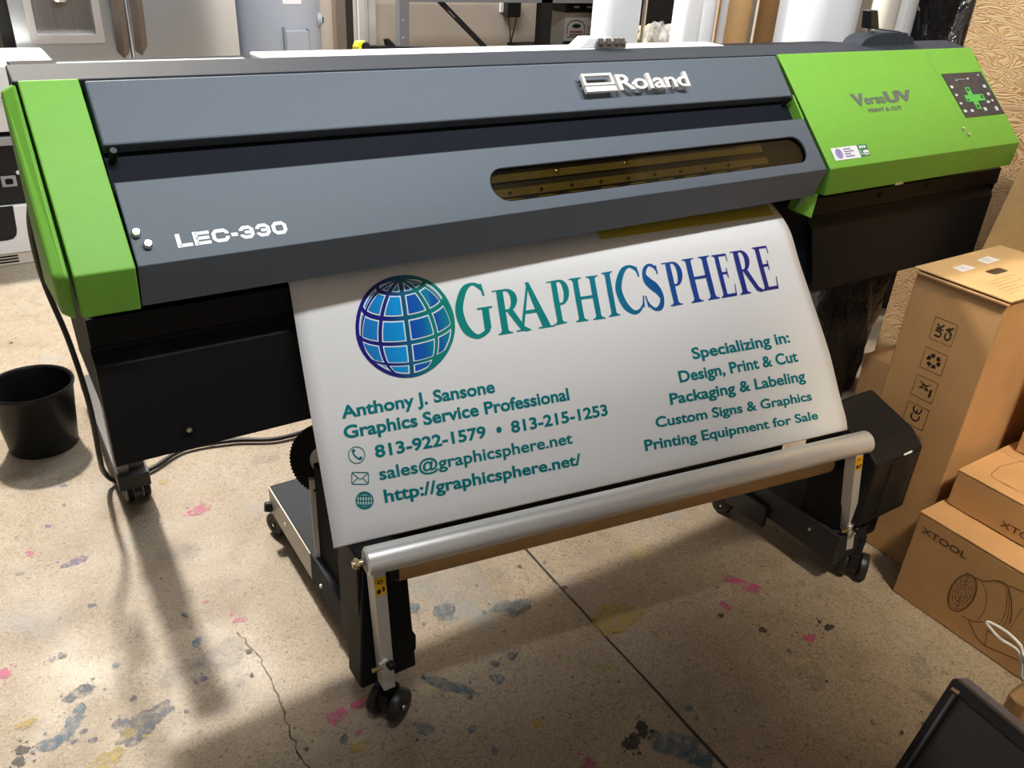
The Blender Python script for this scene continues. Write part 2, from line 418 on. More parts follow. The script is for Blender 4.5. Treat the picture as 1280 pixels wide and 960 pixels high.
# paint stains soaked into the floor
SM = [stain_mat('stain_navy', (.07, .09, .13), .75), stain_mat('stain_magenta', (.55, .08, .22), .75), stain_mat('stain_yellow', (.50, .37, .04), .6),
      stain_mat('stain_teal', (.05, .14, .22), .65), stain_mat('stain_black', (.03, .026, .022), .85), stain_mat('stain_violet', (.15, .12, .27), .7), stain_mat('stain_wash', (.20, .21, .23), .22), stain_mat('stain_chalk', (.55, .52, .48), .3)]
bm = BM()
def splat(x, y, r, mi, st=1.0, ang=0, rag=.28, n=26, z=[.0007]):
    z[0] += .000004
    ph = [random.uniform(0, 6.28) for _ in range(4)]; vs = []
    for k in range(n):
        a = 2 * PI * k / n
        q = r * (1 + rag * (math.sin(2 * a + ph[0]) * .5 + math.sin(3 * a + ph[1]) * .35 + math.sin(7 * a + ph[2]) * .3 + math.sin(11 * a + ph[3]) * .2))
        px, py = q * math.cos(a) * st, q * math.sin(a)
        vs.append(bm.verts.new((x + px * math.cos(ang) - py * math.sin(ang), y + px * math.sin(ang) + py * math.cos(ang), z[0])))
    f = bm.faces.new(vs); f.material_index = mi; bmesh.ops.triangulate(bm, faces=[f])
STAINS = [(0.307, 1.818, 0.0251, 1, 1.3, 0), (-0.075, 1.837, 0.0112, 1, 1, 0), (0.012, 1.757, 0.0184, 5, 1.6, 0), (-0.026, 1.925, 0.0081, 5, 1, 0), (0.031, 2.086, 0.0103, 5, 1, 0), (-0.042, 1.352, 0.0211, 0, 1.3, 0.3), (-0.022, 1.356, 0.0108, 0, 1, 0), (-0.055, 1.468, 0.0103, 0, 1, 0), (0.019, 1.589, 0.0089, 0, 1, 0), (-0.157, 1.473, 0.0166, 1, 1, 0), (-0.103, 1.257, 0.0197, 3, 1.2, 0.3), (-0.063, 1.283, 0.0197, 3, 2.4, 0.9), (-0.146, 1.267, 0.013, 4, 1, 0), (-0.153, 1.244, 0.0125, 4, 1, 0), (0.012, 1.242, 0.013, 0, 1.2, 0), (-0.066, 1.241, 0.0067, 0, 1, 0), (0.049, 1.218, 0.0358, 0, 1.6, 0.5), (0.184, 1.462, 0.0089, 0, 1, 0), (0.185, 1.373, 0.0117, 3, 1.3, 1), (0.184, 1.42, 0.005, 3, 1, 0), (0.165, 1.27, 0.0117, 5, 1.2, 0), (0.28, 1.392, 0.0103, 1, 1.4, 0), (0.27, 1.416, 0.0067, 1, 1, 0), (0.233, 1.482, 0.0067, 1, 1, 0), (-0.028, 1.166, 0.0225, 2, 2.2, 0.4), (0.02, 1.209, 0.013, 2, 1.6, 0.5), (-0.135, 1.325, 0.0148, 2, 1.3, 0), (0.255, 2.069, 0.017, 2, 1.5, 0), (0.257, 1.984, 0.0125, 2, 1.4, 0), (0.412, 2.094, 0.0112, 2, 1, 0), (0.996, 0.992, 0.0425, 2, 2.0, 0.1), (0.889, 0.893, 0.0103, 2, 1, 0), (0.685, 0.847, 0.0117, 2, 1, 0), (0.374, 0.972, 0.0144, 2, 1.4, 0), (0.354, 0.999, 0.0117, 0, 1, 0), (0.581, 1.013, 0.0192, 3, 3, 2.2), (0.494, 0.944, 0.0139, 3, 1.4, 2), (0.57, 0.899, 0.0089, 3, 1.2, 0), (0.521, 0.924, 0.005, 3, 1, 0), (0.583, 0.835, 0.0081, 3, 1.3, 0), (0.674, 0.976, 0.0161, 3, 1, 0), (0.691, 1.014, 0.0112, 0, 1, 0), (0.889, 0.665, 0.0394, 3, 1.6, 2.0), (0.895, 0.632, 0.0206, 3, 1.4, 2), (0.816, 0.723, 0.0189, 4, 1.2, 0), (0.852, 0.735, 0.0144, 4, 1.4, 0.8), (1.328, 0.935, 0.0179, 1, 2.6, 2.2), (1.333, 0.902, 0.0117, 1, 2.2, 2.2), (1.237, 0.895, 0.0112, 1, 1.6, 1.3), (1.207, 0.878, 0.0072, 4, 1.2, 0), (1.256, 0.799, 0.0089, 4, 1.2, 0), (1.394, 0.729, 0.0094, 4, 1.8, 0.2), (1.389, 0.751, 0.0058, 4, 1, 0), (1.33, 0.73, 0.013, 1, 1.5, 0.3), (1.341, 0.457, 0.0067, 4, 1.6, 0.5), (1.287, 0.47, 0.005, 4, 1.3, 0.5), (1.29, 0.443, 0.005, 4, 1.4, 0.5), (1.504, 0.516, 0.0072, 2, 1, 0), (0.716, 0.728, 0.0144, 1, 1.2, 0), (0.361, 1.055, 0.0184, 1, 1.4, 0.2), (0.412, 1.06, 0.0139, 1, 1.4, 0.2), (0.81, 1.132, 0.0322, 3, 1.6, 0), (0.672, 1.196, 0.0278, 3, 1.2, 0), (0.611, 1.245, 0.022, 3, 1.1, 0), (0.776, 1.231, 0.0058, 0, 1, 0), (0.222, 1.309, 0.0417, 6, 1.6, 0.2), (0.136, 1.31, 0.0309, 6, 1.5, 0.2), (0.213, 1.22, 0.0211, 6, 1.4, 0), (0.518, 1.959, 0.0304, 6, 1.4, 0), (0.224, 1.677, 0.0412, 6, 1.3, 0), (1.164, 1.021, 0.0054, 3, 1, 0), (0.476, 1.536, 0.0228, 6, 1.3, 0), (0.671, 1.331, 0.0403, 7, 1.3, 0), (0.974, 1.113, 0.0412, 7, 1.5, 0), (0.414, 1.103, 0.0439, 6, 1.2, 0), (-0.095, 2.111, 0.0103, 7, 1.2, 0), (-0.095, 1.915, 0.0058, 0, 1, 0), (-0.1, 1.773, 0.0081, 3, 1.2, 0), (1.471, 0.552, 0.0278, 6, 1.4, 0.6), (1.248, 0.656, 0.0314, 6, 1.6, 0.6), (0.734, 1.014, 0.0125, 0, 1.2, 1)]
for (x, y, r, mi, st, ang) in STAINS:
    splat(x, y, r * .85, mi, st, ang, .34, 34)
    if mi not in (6, 7):
        for k in range(5):
            a = random.uniform(0, 6.28); q = r * random.uniform(1.1, 2.2); splat(x + q * math.cos(a) * st, y + q * math.sin(a), r * random.uniform(.08, .22), mi, 1.1, a, .2, 10)
for _ in range(150):
    splat(random.uniform(-.2, 1.46), random.uniform(.35, 3.2), random.choice((.002, .003, .004, .006)), random.choice((0, 0, 4, 4, 5, 3, 1, 2)), 1.2, random.uniform(0, 3), .2, 10)
CRK = [(.266, 1.36), (.285, 1.235), (.275, 1.08), (.275, .95), (.27, .80)]
def crack(pts, w_):
    sp = spline([(x, y, 0) for x, y in pts], 10); jit = [(p.x + random.uniform(-.004, .004), p.y) for p in sp]
    stroke(bm, jit, [w_ * random.uniform(.5, 1.4) for _ in jit], lambda a, b, d=0: Vector((a, b, .0006)), 4)
crack(CRK, .003)
tag(finish('paint_spatter', bm, SM), 'dried paint spatter on the concrete floor', None, None, 'stuff')

# ================================================================== THE WIDE-FORMAT PRINTER
PR = thing('wide_format_printer', 'long slate grey and lime green wide-format printer on a black stand', 'printer', (1.24, 1.5, 0))
RIDGE, ULOW, LCUP, CREASE, BOT = (1.33, 1.118), (1.261, 1.0435), (1.224, 1.0035), (1.137, .911), (1.157, .847)
TS = Vector((0, CREASE[0] - RIDGE[0], CREASE[1] - RIDGE[1])).normalized(); NS = Vector((0, TS.z, -TS.y))
def SL(x, s, d=0):  # point on the sloping front: x along the printer, s down the slope from the ridge, d proud of the surface
    return Vector((x, RIDGE[0], RIDGE[1])) + TS * s + NS * d
def slope_prof(s0, s1, d0, d1):
    return [tuple(SL(0, s, d))[1:] for s, d in ((s0, d0), (s1, d0), (s1, d1), (s0, d1))]
LS = .283
# core body with the media slot; unseen rear chamfer shaped to place its floor shadow
bm = BM()
prismx(bm, [(1.3556, 1.094), (1.178, .904), (1.178, .868), (1.345, .868), (1.345, .818), (1.222, .818), (1.222, .578), (1.635, .578), (1.87, .90), (1.87, 1.07), (1.5, 1.10)], .105, 2.405)
body = finish('body', bm, CHAN, PR)
# top plate, slate darkened in colour to offset lamp glare, and pale rear panel
bm = BM(); prismx(bm, [(1.332, 1.119), (1.40, 1.131), (1.405, 1.127), (1.405, 1.10), (1.34, 1.10)], .076, 2.315); finish('top_plate', bm, mat('darkened_slate_paint', (.034, .040, .050), .6, 0, .05, 200, spec=.06), PR, bevel=.002)
bm = BM(); box(bm, (.145, 1.4065, 1.09), (.425, 1.462, 1.124)); finish('rear_panel', bm, mat('pale_blue_grey_metal', (.55, .60, .66), .35), PR, bevel=.003)
bm = BM(); box(bm, (.437, 1.4065, 1.09), (1.48, 1.472, 1.131)); finish('rear_panel', bm, WHITEP, PR, bevel=.003)
# upper cover
def up_sec(x): return [Vector((x, RIDGE[0], RIDGE[1])), SL(x, .1015), SL(x, .1015, -.024), Vector((x, 1.36, 1.085))]
bm = BM(); loft(bm, up_sec(.163), up_sec(1.5615)); finish('upper_cover', bm, SLATE, PR, bevel=.003)
# recess behind the two covers, with two small screws
bm = BM(); loft(bm, [SL(.163, .09, -.022), SL(.163, .175, -.022), SL(.163, .175, -.034), SL(.163, .09, -.034)], [SL(1.565, .09, -.022), SL(1.565, .175, -.022), SL(1.565, .175, -.034), SL(1.565, .09, -.034)])
rec = finish('recess_panel', bm, CHAN, PR)
for x, s in ((.1735, .113), (1.548, .108)):
    bm = BM(); lathe(bm, [(0, .006), (.0045, .006), (.0055, .0035), (.0055, -.021), (0, -.021)], SL(x, s, 0), NS, 14); finish('screw', bm, BLACKP, PR, True)
# lower cover: sloping plate with the stadium-shaped window, front skirt
WX0, WX1, WS0, WS1 = .7365, 1.532, .1975, .2595
outer = [(.163, .158), (1.566, .158), (1.571, LS), (.163, LS)]
hole = rrect(WX0, WS0, WX1, WS1, .0305, 10)
bm = BM(); polyplate(bm, outer, [hole], lambda a, b, d: SL(a, b, d), -.006)
lc = finish('lower_cover', bm, SLATE, PR, bevel=.0012, seg=1)
def skirt(x0a, x1a, x0b, x1b):
    bm = BM()
    A = [(x0a, CREASE[0], CREASE[1]), (x0b, BOT[0], BOT[1]), (x0b, BOT[0] + .006, BOT[1]), (x0a, CREASE[0] + .008, CREASE[1] - .001)]
    B = [(x1a, CREASE[0], CREASE[1]), (x1b, BOT[0], BOT[1]), (x1b, BOT[0] + .006, BOT[1]), (x1a, CREASE[0] + .008, CREASE[1] - .001)]
    loft(bm, A, B); return bm
finish('skirt', skirt(.163, 1.571, .163, 1.571), SLATE, lc)
bm = BM(); loft(bm, [SL(.163, .158), SL(.163, .158, -.022), SL(.163, .164, -.022), SL(.163, .164, -.006)], [SL(1.566, .158), SL(1.566, .158, -.022), SL(1.566, .164, -.022), SL(1.566, .164, -.006)]); finish('top_lip', bm, SLATE, lc)
# window pane and the gantry behind it
bm = BM(); pts = rrect(WX0 - .004, WS0 - .004, WX1 + .004, WS1 + .004, .033, 10); polyplate(bm, pts, [], lambda a, b, d: SL(a, b, d - .007), -.0025)
tag(finish('window_pane', bm, AMBER, lc), 'amber tinted window pane')
bm = BM()
for s0, s1, d0, d1, mi in ((.19, .2165, -.0150, -.03, 0), (.2165, .231, -.0200, -.033, 1), (.231, .246, -.0125, -.030, 0), (.246, .27, -.0170, -.033, 1)):
    loft(bm, [SL(.70, s0, d0), SL(.70, s1, d0), SL(.70, s1, d1), SL(.70, s0, d1)], [SL(1.42, s0, d0), SL(1.42, s1, d0), SL(1.42, s1, d1), SL(1.42, s0, d1)], mi)
loft(bm, [SL(1.42, .19, -.026), SL(1.42, .27, -.026), SL(1.42, .27, -.033), SL(1.42, .19, -.033)], [SL(1.56, .19, -.026), SL(1.56, .27, -.026), SL(1.56, .27, -.033), SL(1.56, .19, -.033)], 1)
for k in range(9):
    x0 = .76 + k * .07; loft(bm, [SL(x0, .251, -.0120), SL(x0, .2525, -.0120), SL(x0, .2525, -.023), SL(x0, .250, -.023)], [SL(x0 + random.uniform(.02, .05), .251, -.0120), SL(x0 + .04, .2525, -.0120), SL(x0 + .04, .2525, -.023), SL(x0 + .04, .250, -.023)], 2)
gan = finish('print_carriage_rail', bm, [RAILM, RAILD, RAILY], PR)
for x, s, r, d in [(.8897, .207, .0045, -.0150), (1.0489, .207, .0045, -.0150)] + [(.775 + k * .066, .2395, .0032, -.0125) for k in range(9)]:
    bm = BM(); lathe(bm, [(0, .0015), (r * .45, .0015), (r * .45, .003), (r, .002), (r, 0), (0, 0)], SL(x, s, d), NS, 12); finish('rail_screw', bm, BOLT if r > .004 else RAILD, gan, True)
# left end cap (lime green) with its outer side cheek
def sec(xr, xc, xb, d=.0035):
    return [tuple(SL(xr, -.001, d)), tuple(SL(xc, LS + .002, d)), (xb, BOT[0] - d, BOT[1] - .003), (xb, BOT[0] + .03, BOT[1] - .003), (xr, 1.362, 1.09)]
bm = BM(); loft(bm, sec(.082, .084, .086), sec(.156, .1595, .1605)); finish('left_end_cover', bm, GREEN, PR, bevel=.002)
bm = BM()
A = [(.060, RIDGE[0] + .012, RIDGE[1] - .012), (.060, CREASE[0] + .012, CREASE[1]), (.064, BOT[0] + .02, BOT[1] - .002), (.064, 1.42, .80), (.064, 1.42, 1.09)]
Bq = [(.0795, RIDGE[0] + .002, RIDGE[1] - .001), (.0795, CREASE[0] + .001, CREASE[1]), (.0805, BOT[0] + .006, BOT[1] - .008), (.0805, 1.44, .79), (.0805, 1.44, 1.10)]
loft(bm, A, Bq); finish('side_cheek', bm, GREEN, PR, bevel=.005, seg=3)
bm = BM(); box(bm, (.10, 1.20, .84), (.158, 1.36, .868)); finish('end_block', bm, DARK, PR)
# right cover and the control cover beside it (lime green)
bm = BM(); loft(bm, sec(1.566, 1.5765, 1.606), sec(2.1125, 2.1395, 2.13)); rc = finish('right_cover', bm, GREEN, PR, bevel=.002)
bm = BM(); loft(bm, sec(2.1145, 2.1415, 2.132), sec(2.321, 2.343, 2.376)); cc = finish('control_cover', bm, GREEN, PR, bevel=.002)
# green inner wall beside the recess, green tab under the cover
bm = BM(); loft(bm, [SL(1.561, .10, .0), SL(1.561, .16, .0), SL(1.561, .16, -.03), SL(1.561, .10, -.03)], [SL(1.566, .10, .0), SL(1.566, .16, .0), SL(1.566, .16, -.03), SL(1.566, .10, -.03)]); finish('inner_wall', bm, GREEN, PR)
bm = BM(); loft(bm, [(1.568, 1.18, .846), (1.560, 1.19, .806), (1.560, 1.21, .806), (1.568, 1.21, .846)], [(1.604, 1.168, .846), (1.598, 1.168, .789), (1.598, 1.21, .789), (1.604, 1.21, .846)])
tb = finish('clamp_tab', bm, GREEN, PR, bevel=.001)
bm = BM(); loft(bm, [(1.569, 1.178, .844), (1.562, 1.187, .810), (1.562, 1.191, .810), (1.569, 1.182, .844)], [(1.581, 1.1743, .844), (1.576, 1.183, .808), (1.576, 1.187, .808), (1.581, 1.1783, .844)]); finish('grey_insert', bm, GREYP, tb)
# two hinge screws on the seam and two on the lower cover
for x, s in ((2.1165, .2302), (2.1285, .2468)):
    bm = BM(); lathe(bm, [(0, .010), (.0035, .010), (.0045, .0075), (.0045, .003), (0, .003)], SL(x, s), NS, 14); finish('screw', bm, BOLT, PR, True)
for x, s in ((.172, .2362), (.1825, .2544)):
    bm = BM(); lathe(bm, [(0, .009), (.0045, .009), (.0062, .006), (.0062, .0), (0, .0)], SL(x, s), NS, 16); finish('screw', bm, BOLT, PR, True)
# control panel with keys and the green cursor cross
CX0, CX1, CS0, CS1 = 2.1345, 2.3115, .0735, .1995
sk = lambda s: (s - CS0) * .16
bm = BM(); polyplate(bm, [(CX0, CS0), (CX1, CS0), (CX1 + sk(CS1), CS1), (CX0 + sk(CS1), CS1)], [], lambda a, b, d: SL(a, b, .0035 + d), .0018)
cp = finish('control_panel', bm, mat('dark_keypad_film', (.045, .047, .055), .4, 0, .3, 60), cc)
P2 = lambda a, b, d: SL(a + (b - .15) * .12, b, .0056 + d)
bm = BM(); cr = [(2.186, .139), (2.206, .139), (2.206, .117), (2.226, .117), (2.226, .139), (2.270, .139), (2.270, .158), (2.232, .158), (2.232, .181), (2.212, .181), (2.212, .158), (2.186, .158)]
holes = [rrect(2.190, .150, 2.199, .156, .002, 2), rrect(2.255, .143, 2.265, .152, .002, 2), rrect(2.2105, .120, 2.2215, .128, .002, 2), rrect(2.2165, .168, 2.2275, .177, .002, 2)]
polyplate(bm, cr, holes, P2, .0015); finish('cursor_key', bm, mat('green_key', (.10, .50, .09), .4), cp)
for x, s, wd, hh in ((2.1496, .1127, .011, .008), (2.1544, .1361, .010, .006), (2.1568, .1602, .010, .006), (2.1605, .1825, .012, .008), (2.1905, .1831, .012, .008), (2.2515, .1824, .012, .010), (2.303, .184, .012, .012), (2.2789, .1629, .012, .007), (2.3008, .1597, .009, .006), (2.2962, .1404, .010, .008), (2.2943, .1174, .012, .009), (2.2887, .084, .006, .004), (2.236, .092, .007, .005), (2.1838, .0944, .006, .004)):
    bm = BM(); polyplate(bm, rrect(x - wd / 2, s - hh / 2, x + wd / 2, s + hh / 2, .0015, 2), [], lambda a, b, d: SL(a, b, .0056 + d), .0012); finish('key', bm, mat('pale_key', (.62, .63, .64), .4) if not bpy.data.materials.get('pale_key') else bpy.data.materials['pale_key'], cp)
bm = BM(); box(bm, (0, 0, 0), (.0001, .0001, .0001)); bm.free()
bm = BM(); polyplate(bm, rrect(2.192, .0915, 2.229, .0935, .0004, 1), [], lambda a, b, d: SL(a, b, .0056 + d), .0004); finish('display_strip', bm, GREYP, cp)
# raised metal badge
bm = BM(); LG = lambda a, b, d: SL(a, b, .010 + d)
polyplate(bm, [(.9955, .0355), (1.0675, .0355), (1.0675, .0600), (.9955, .0600)], [[(1.0015, .0405), (1.0615, .0405), (1.0615, .0555), (1.0015, .0555)]], LG, .007)
polyplate(bm, [(.9955, .0628), (1.0675, .0628), (1.0675, .0735), (.9955, .0735)], [], LG, .007)
text_box(bm, 'Roland', LG, 1.0745, 1.257, .0722, .0385, .018, 0, .007)
bdg = finish('logo_badge', bm, LOGOM, PR); tag(bdg, 'raised silver lettering and frame')
for x, q in ((1.0, .05), (1.06, .068), (1.09, .06), (1.13, .06), (1.155, .06), (1.19, .06), (1.215, .06), (1.248, .06)):
    bm = BM(); tube(bm, [SL(x, q, 0), SL(x, q, .011)], .002, 8); finish('standoff_pin', bm, DARK, bdg)
# printed names
FL = lambda e: (lambda a, b, d: SL(a, b, e + d))
bm = BM()
def sq(ch, x0, w_, fn, T=.0060):
    h = .0208; t = T / 2; L_, R_, Bt, Tp, M_ = x0 + t, x0 + w_ - t, .2643 - t, .2643 - h + t, .2643 - h / 2
    c = .0035
    if ch == 'L': stroke(bm, [(L_, Tp - t), (L_, Bt + t)], T, fn); stroke(bm, [(L_, Bt), (R_ + t, Bt)], T * .85, fn)
    elif ch == 'E':
        stroke(bm, [(L_, Tp - t), (L_, Bt + t)], T, fn)
        for y in (Tp, M_, Bt): stroke(bm, [(L_, y), (R_ + t - (.001 if y == M_ else 0), y)], T * .82, fn)
    elif ch == 'C': stroke(bm, [(R_, Tp + c * 1.6), (R_, Tp + c), (R_ - c, Tp), (L_ + c, Tp), (L_, Tp + c), (L_, Bt - c), (L_ + c, Bt), (R_ - c, Bt), (R_, Bt - c), (R_, Bt - c * 1.6)], T * .92, fn)
    elif ch == '-': stroke(bm, [(x0, M_ + .001), (x0 + w_, M_ + .001)], T * .9, fn)
    elif ch == '3':
        stroke(bm, [(L_, Tp + c * 1.3), (L_, Tp + c), (L_ + c, Tp), (R_ - c, Tp), (R_, Tp + c), (R_, Bt - c), (R_ - c, Bt), (L_ + c, Bt), (L_, Bt - c), (L_, Bt - c * 1.3)], T * .9, fn); stroke(bm, [(L_ + .005, M_), (R_, M_)], T * .8, fn)
    elif ch == '0': stroke(bm, [(R_, Tp + c), (R_ - c, Tp), (L_ + c, Tp), (L_, Tp + c), (L_, Bt - c), (L_ + c, Bt), (R_ - c, Bt), (R_, Bt - c)], T * .95, fn, 0, True)
for ch, x0, w_ in (('L', .2195, .0205), ('E', .2425, .0225), ('C', .2672, .0245), ('-', .2942, .0090), ('3', .3055, .0215), ('3', .3290, .0215), ('0', .3525, .0225)): sq(ch, x0, w_, FL(.0008))
tag(finish('model_lettering', bm, mat('white_ink', (.80, .81, .82), .45), PR), 'white printed lettering')
bm = BM(); F4 = FL(.0044)
text_box(bm, 'V', F4, 1.747, 1.793, .1395,   .1105, .06); text_box(bm, 'ersa', F4, 1.789, 1.867, .1388, .1135, .025, cap=.73)
text_box(bm, 'UV', F4, 1.869, 1.976, .138, .1105, .06); text_box(bm, 'PRINT & CUT', F4, 1.789, 1.916, .1605, .1508, .035)
tag(finish('cover_lettering', bm, GREYINK, rc), 'grey printed lettering')
# two small stickers
bm = BM(); polyplate(bm, rrect(1.603, .2378, 1.6925, .2682, .0015, 2), [], F4, .0003); st = finish('sticker', bm, PAPERW, rc)
bm = BM(); F5 = FL(.0050)
flatfan(bm, circ(1.624, .2525, .0115, .0125, 26), F5, 0)
for k in range(4): stroke(bm, circ(1.624, .2525, .003 + .0023 * k, .0033 + .0025 * k, 20), .0006, FL(.0053), 1, True)
for k, (wd) in enumerate((.026, .034, .022, .030)): stroke(bm, [(1.642, .2435 + k * .006), (1.642 + wd, .2435 + k * .006)], .0032, F5, 2)
finish('sticker_print', bm, [mat('violet_ink', (.16, .10, .42), .5), PAPERW, mat('dull_violet_ink', (.22, .20, .34), .5)], st)
bm = BM(); polyplate(bm, rrect(1.6935, .2372, 1.7275, .2655, .0015, 2), [], F4, .0003); st = finish('sticker', bm, mat('dark_green_label', (.04, .20, .08), .5), rc)
bm = BM(); flatfan(bm, rrect(1.7065, .2515, 1.7255, .2635, .003, 3), F5, 0)
for x0, x1, y in ((1.699, 1.706, .243), (1.708, 1.713, .243), (1.715, 1.721, .243)): stroke(bm, [(x0, y), (x1, y)], .006, F5, 0)
stroke(bm, [(1.698, .2495), (1.698, .261), (1.704, .261)], .002, F5, 0)
for x0 in (1.709, 1.7145, 1.720): stroke(bm, [(x0, .2595), (x0 + .0035, .2595)], .004, FL(.0053), 1)
finish('sticker_print', bm, [PAPERW, mat('dark_green_ink', (.03, .10, .05), .5)], st)
# front apron panels with their chamfered lip
AP = [(1.222, .818), (1.207, .818), (1.207, .775), (1.220, .768), (1.220, .763), (1.200, .744), (1.200, .573), (1.222, .573)]
bm = BM(); prismx(bm, AP, .0925, 1.02); ap = finish('front_apron', bm, BLACK, PR, bevel=.0015)
bm = BM(); loft(bm, [(1.655, y, z) if z > .7 else (1.655 + (.744 - z) * .35, y, z) for y, z in AP], [(2.445, y, z) if z > .75 else (2.428, y, z) for y, z in AP]); ap2 = finish('front_apron', bm, BLACK, PR, bevel=.0015)
bm = BM(); lathe(bm, [(0, .0015), (.011, .0015), (.011, 0), (0, 0)], (.205, 1.200, .612), (0, -1, 0), 20); pg = finish('apron_fastener', bm, DARK, ap)
bm = BM(); lathe(bm, [(0, .004), (.002, .004), (.002, .005), (.0045, .0045), (.005, .001), (0, .001)], (.205, 1.200, .610), (0, -1, 0), 14); finish('fastener_screw', bm, BOLT, pg, True)
for x, z in ((1.90, .800), (2.09, .806)):
    bm = BM(); lathe(bm, [(0, .002), (.006, .002), (.006, 0), (0, 0)], (x, 1.207, z), (0, -1, 0), 14); finish('apron_fastener', bm, DARK, ap2)
bm = BM(); box(bm, (1.86, BOT[0] - .008, BOT[1] - .004), (1.892, BOT[0] + .002, BOT[1] + .001)); finish('latch', bm, SATIN, rc)
# media lever and its dome on the right of the top plate
bm = BM(); prof = [(-.113 + .226 * k / 16, .034 * math.sqrt(max(0, 1 - ((-.113 + .226 * k / 16) / .113) ** 2)) ** .9) for k in range(17)]
loft(bm, [(2.025 + a, 1.372, 1.122 + b) for a, b in prof], [(2.025 + a, 1.43, 1.122 + b) for a, b in prof]); dm = finish('lever_dome', bm, bpy.data.materials['darkened_slate_paint'], PR, True, .002, angle=50)  # dome in the same slate, darkened to offset lamp glare
for x in (2.055, 2.085):
    bm = BM(); bb = .034 * math.sqrt(1 - ((x - 2.025) / .113) ** 2); loft(bm, [(x, 1.370, 1.12), (x + .012, 1.370, 1.12), (x + .010, 1.371, 1.124 + bb), (x - .002, 1.371, 1.126 + bb)], [(x, 1.432, 1.12), (x + .012, 1.432, 1.12), (x + .010, 1.432, 1.124 + bb), (x - .002, 1.432, 1.126 + bb)]); finish('dome_rib', bm, bpy.data.materials['darkened_slate_paint'], dm, bevel=.001)
bm = BM(); tube(bm, [(1.975, 1.40, 1.145), (1.968, 1.40, 1.168)], .006, 12); lv = finish('media_lever', bm, WHITEP, PR, True)
bm = BM(); loft(bm, [(1.955, 1.385, 1.163), (1.993, 1.385, 1.160), (1.993, 1.415, 1.160), (1.955, 1.415, 1.163)], [(1.942, 1.388, 1.205), (1.974, 1.388, 1.205), (1.974, 1.412, 1.205), (1.942, 1.412, 1.205)]); finish('lever_knob', bm, BLACKP, lv, bevel=.004, seg=3)
# latch assembly on the rear panel
bm = BM(); loft(bm, [(1.075, 1.41, 1.131), (1.16, 1.41, 1.131), (1.16, 1.45, 1.131), (1.075, 1.45, 1.131)], [(1.10, 1.41, 1.150), (1.16, 1.41, 1.150), (1.16, 1.45, 1.150), (1.10, 1.45, 1.150)]); lt = finish('rear_latch', bm, WHITEP, PR, bevel=.002)
bm = BM(); box(bm, (1.115, 1.402, 1.131), (1.19, 1.407, 1.144)); 
for x in (1.125, 1.145, 1.165, 1.18): lathe(bm, [(0, .012), (.006, .010), (.007, 0), (0, 0)], (x, 1.405, 1.140), (0, 0, 1), 12)
finish('latch_hardware', bm, mat('dull_latch_steel', (.30, .28, .25), .35, .8), lt, True)
# stand: rear columns, beam, feet and casters
bm = BM(); box(bm, (.17, 1.56, .555), (2.35, 1.60, .577)); finish('stand_beam', bm, BLACK, PR, bevel=.003)
def twin_caster(parent, c, yaw, R=.03, wm=BLACKP, hubm=GREYP, gap=.011, wd=.017, top=None, wname='caster'):
    cx, cy = c; ax = Vector((math.cos(yaw), math.sin(yaw), 0)); ctr = Vector((cx, cy, R + .0008))
    bm = BM(); tube(bm, [ctr - ax * (gap + wd), ctr + ax * (gap + wd)], R * .22, 10)
    fw = Vector((-ax.y, ax.x, 0))
    loft(bm, [ctr - ax * gap * .85 + fw * R * .8 - Vector((0, 0, R * .1)), ctr + ax * gap * .85 + fw * R * .8 - Vector((0, 0, R * .1)), ctr + ax * gap * .85 - fw * R * .7, ctr - ax * gap * .85 - fw * R * .7],
         [ctr - ax * gap * .85 + fw * R * .6 + Vector((0, 0, R * 1.0)), ctr + ax * gap * .85 + fw * R * .6 + Vector((0, 0, R * 1.0)), ctr + ax * gap * .85 - fw * R * .6 + Vector((0, 0, R * 1.0)), ctr - ax * gap * .85 - fw * R * .6 + Vector((0, 0, R * 1.0))])
    tube(bm, [ctr + Vector((0, 0, R * .9)), Vector((cx, cy, top or R * 2.4))], R * .34, 12)
    cs = finish(wname, bm, BLACKP, parent)
    for s in (-1, 1):
        bm = BM(); c2 = ctr + ax * s * gap
        lathe(bm, [(0, 0), (R * .86, 0), (R, wd * .18), (R, wd * .8), (R * .9, wd), (R * .5, wd * 1.02), (R * .45, wd * .9), (0, wd * .9)], c2, ax * s, 28); wh = finish('wheel', bm, wm, cs, True, angle=40)
        bm = BM(); lathe(bm, [(0, wd * 1.12), (R * .13, wd * 1.1), (R * .16, wd * .85), (0, wd * .85)], c2, ax * s, 12); finish('axle_cap', bm, BOLT, wh, True)
        if hubm is not wm:
            bm = BM(); lathe(bm, [(R * 1.01, wd * .12), (R * 1.02, wd * .5), (R * 1.01, wd * .85), (R * .93, wd * .85), (R * .93, wd * .12)], c2, ax * s, 28); finish('tread_ring', bm, hubm, wh, True)
    return cs
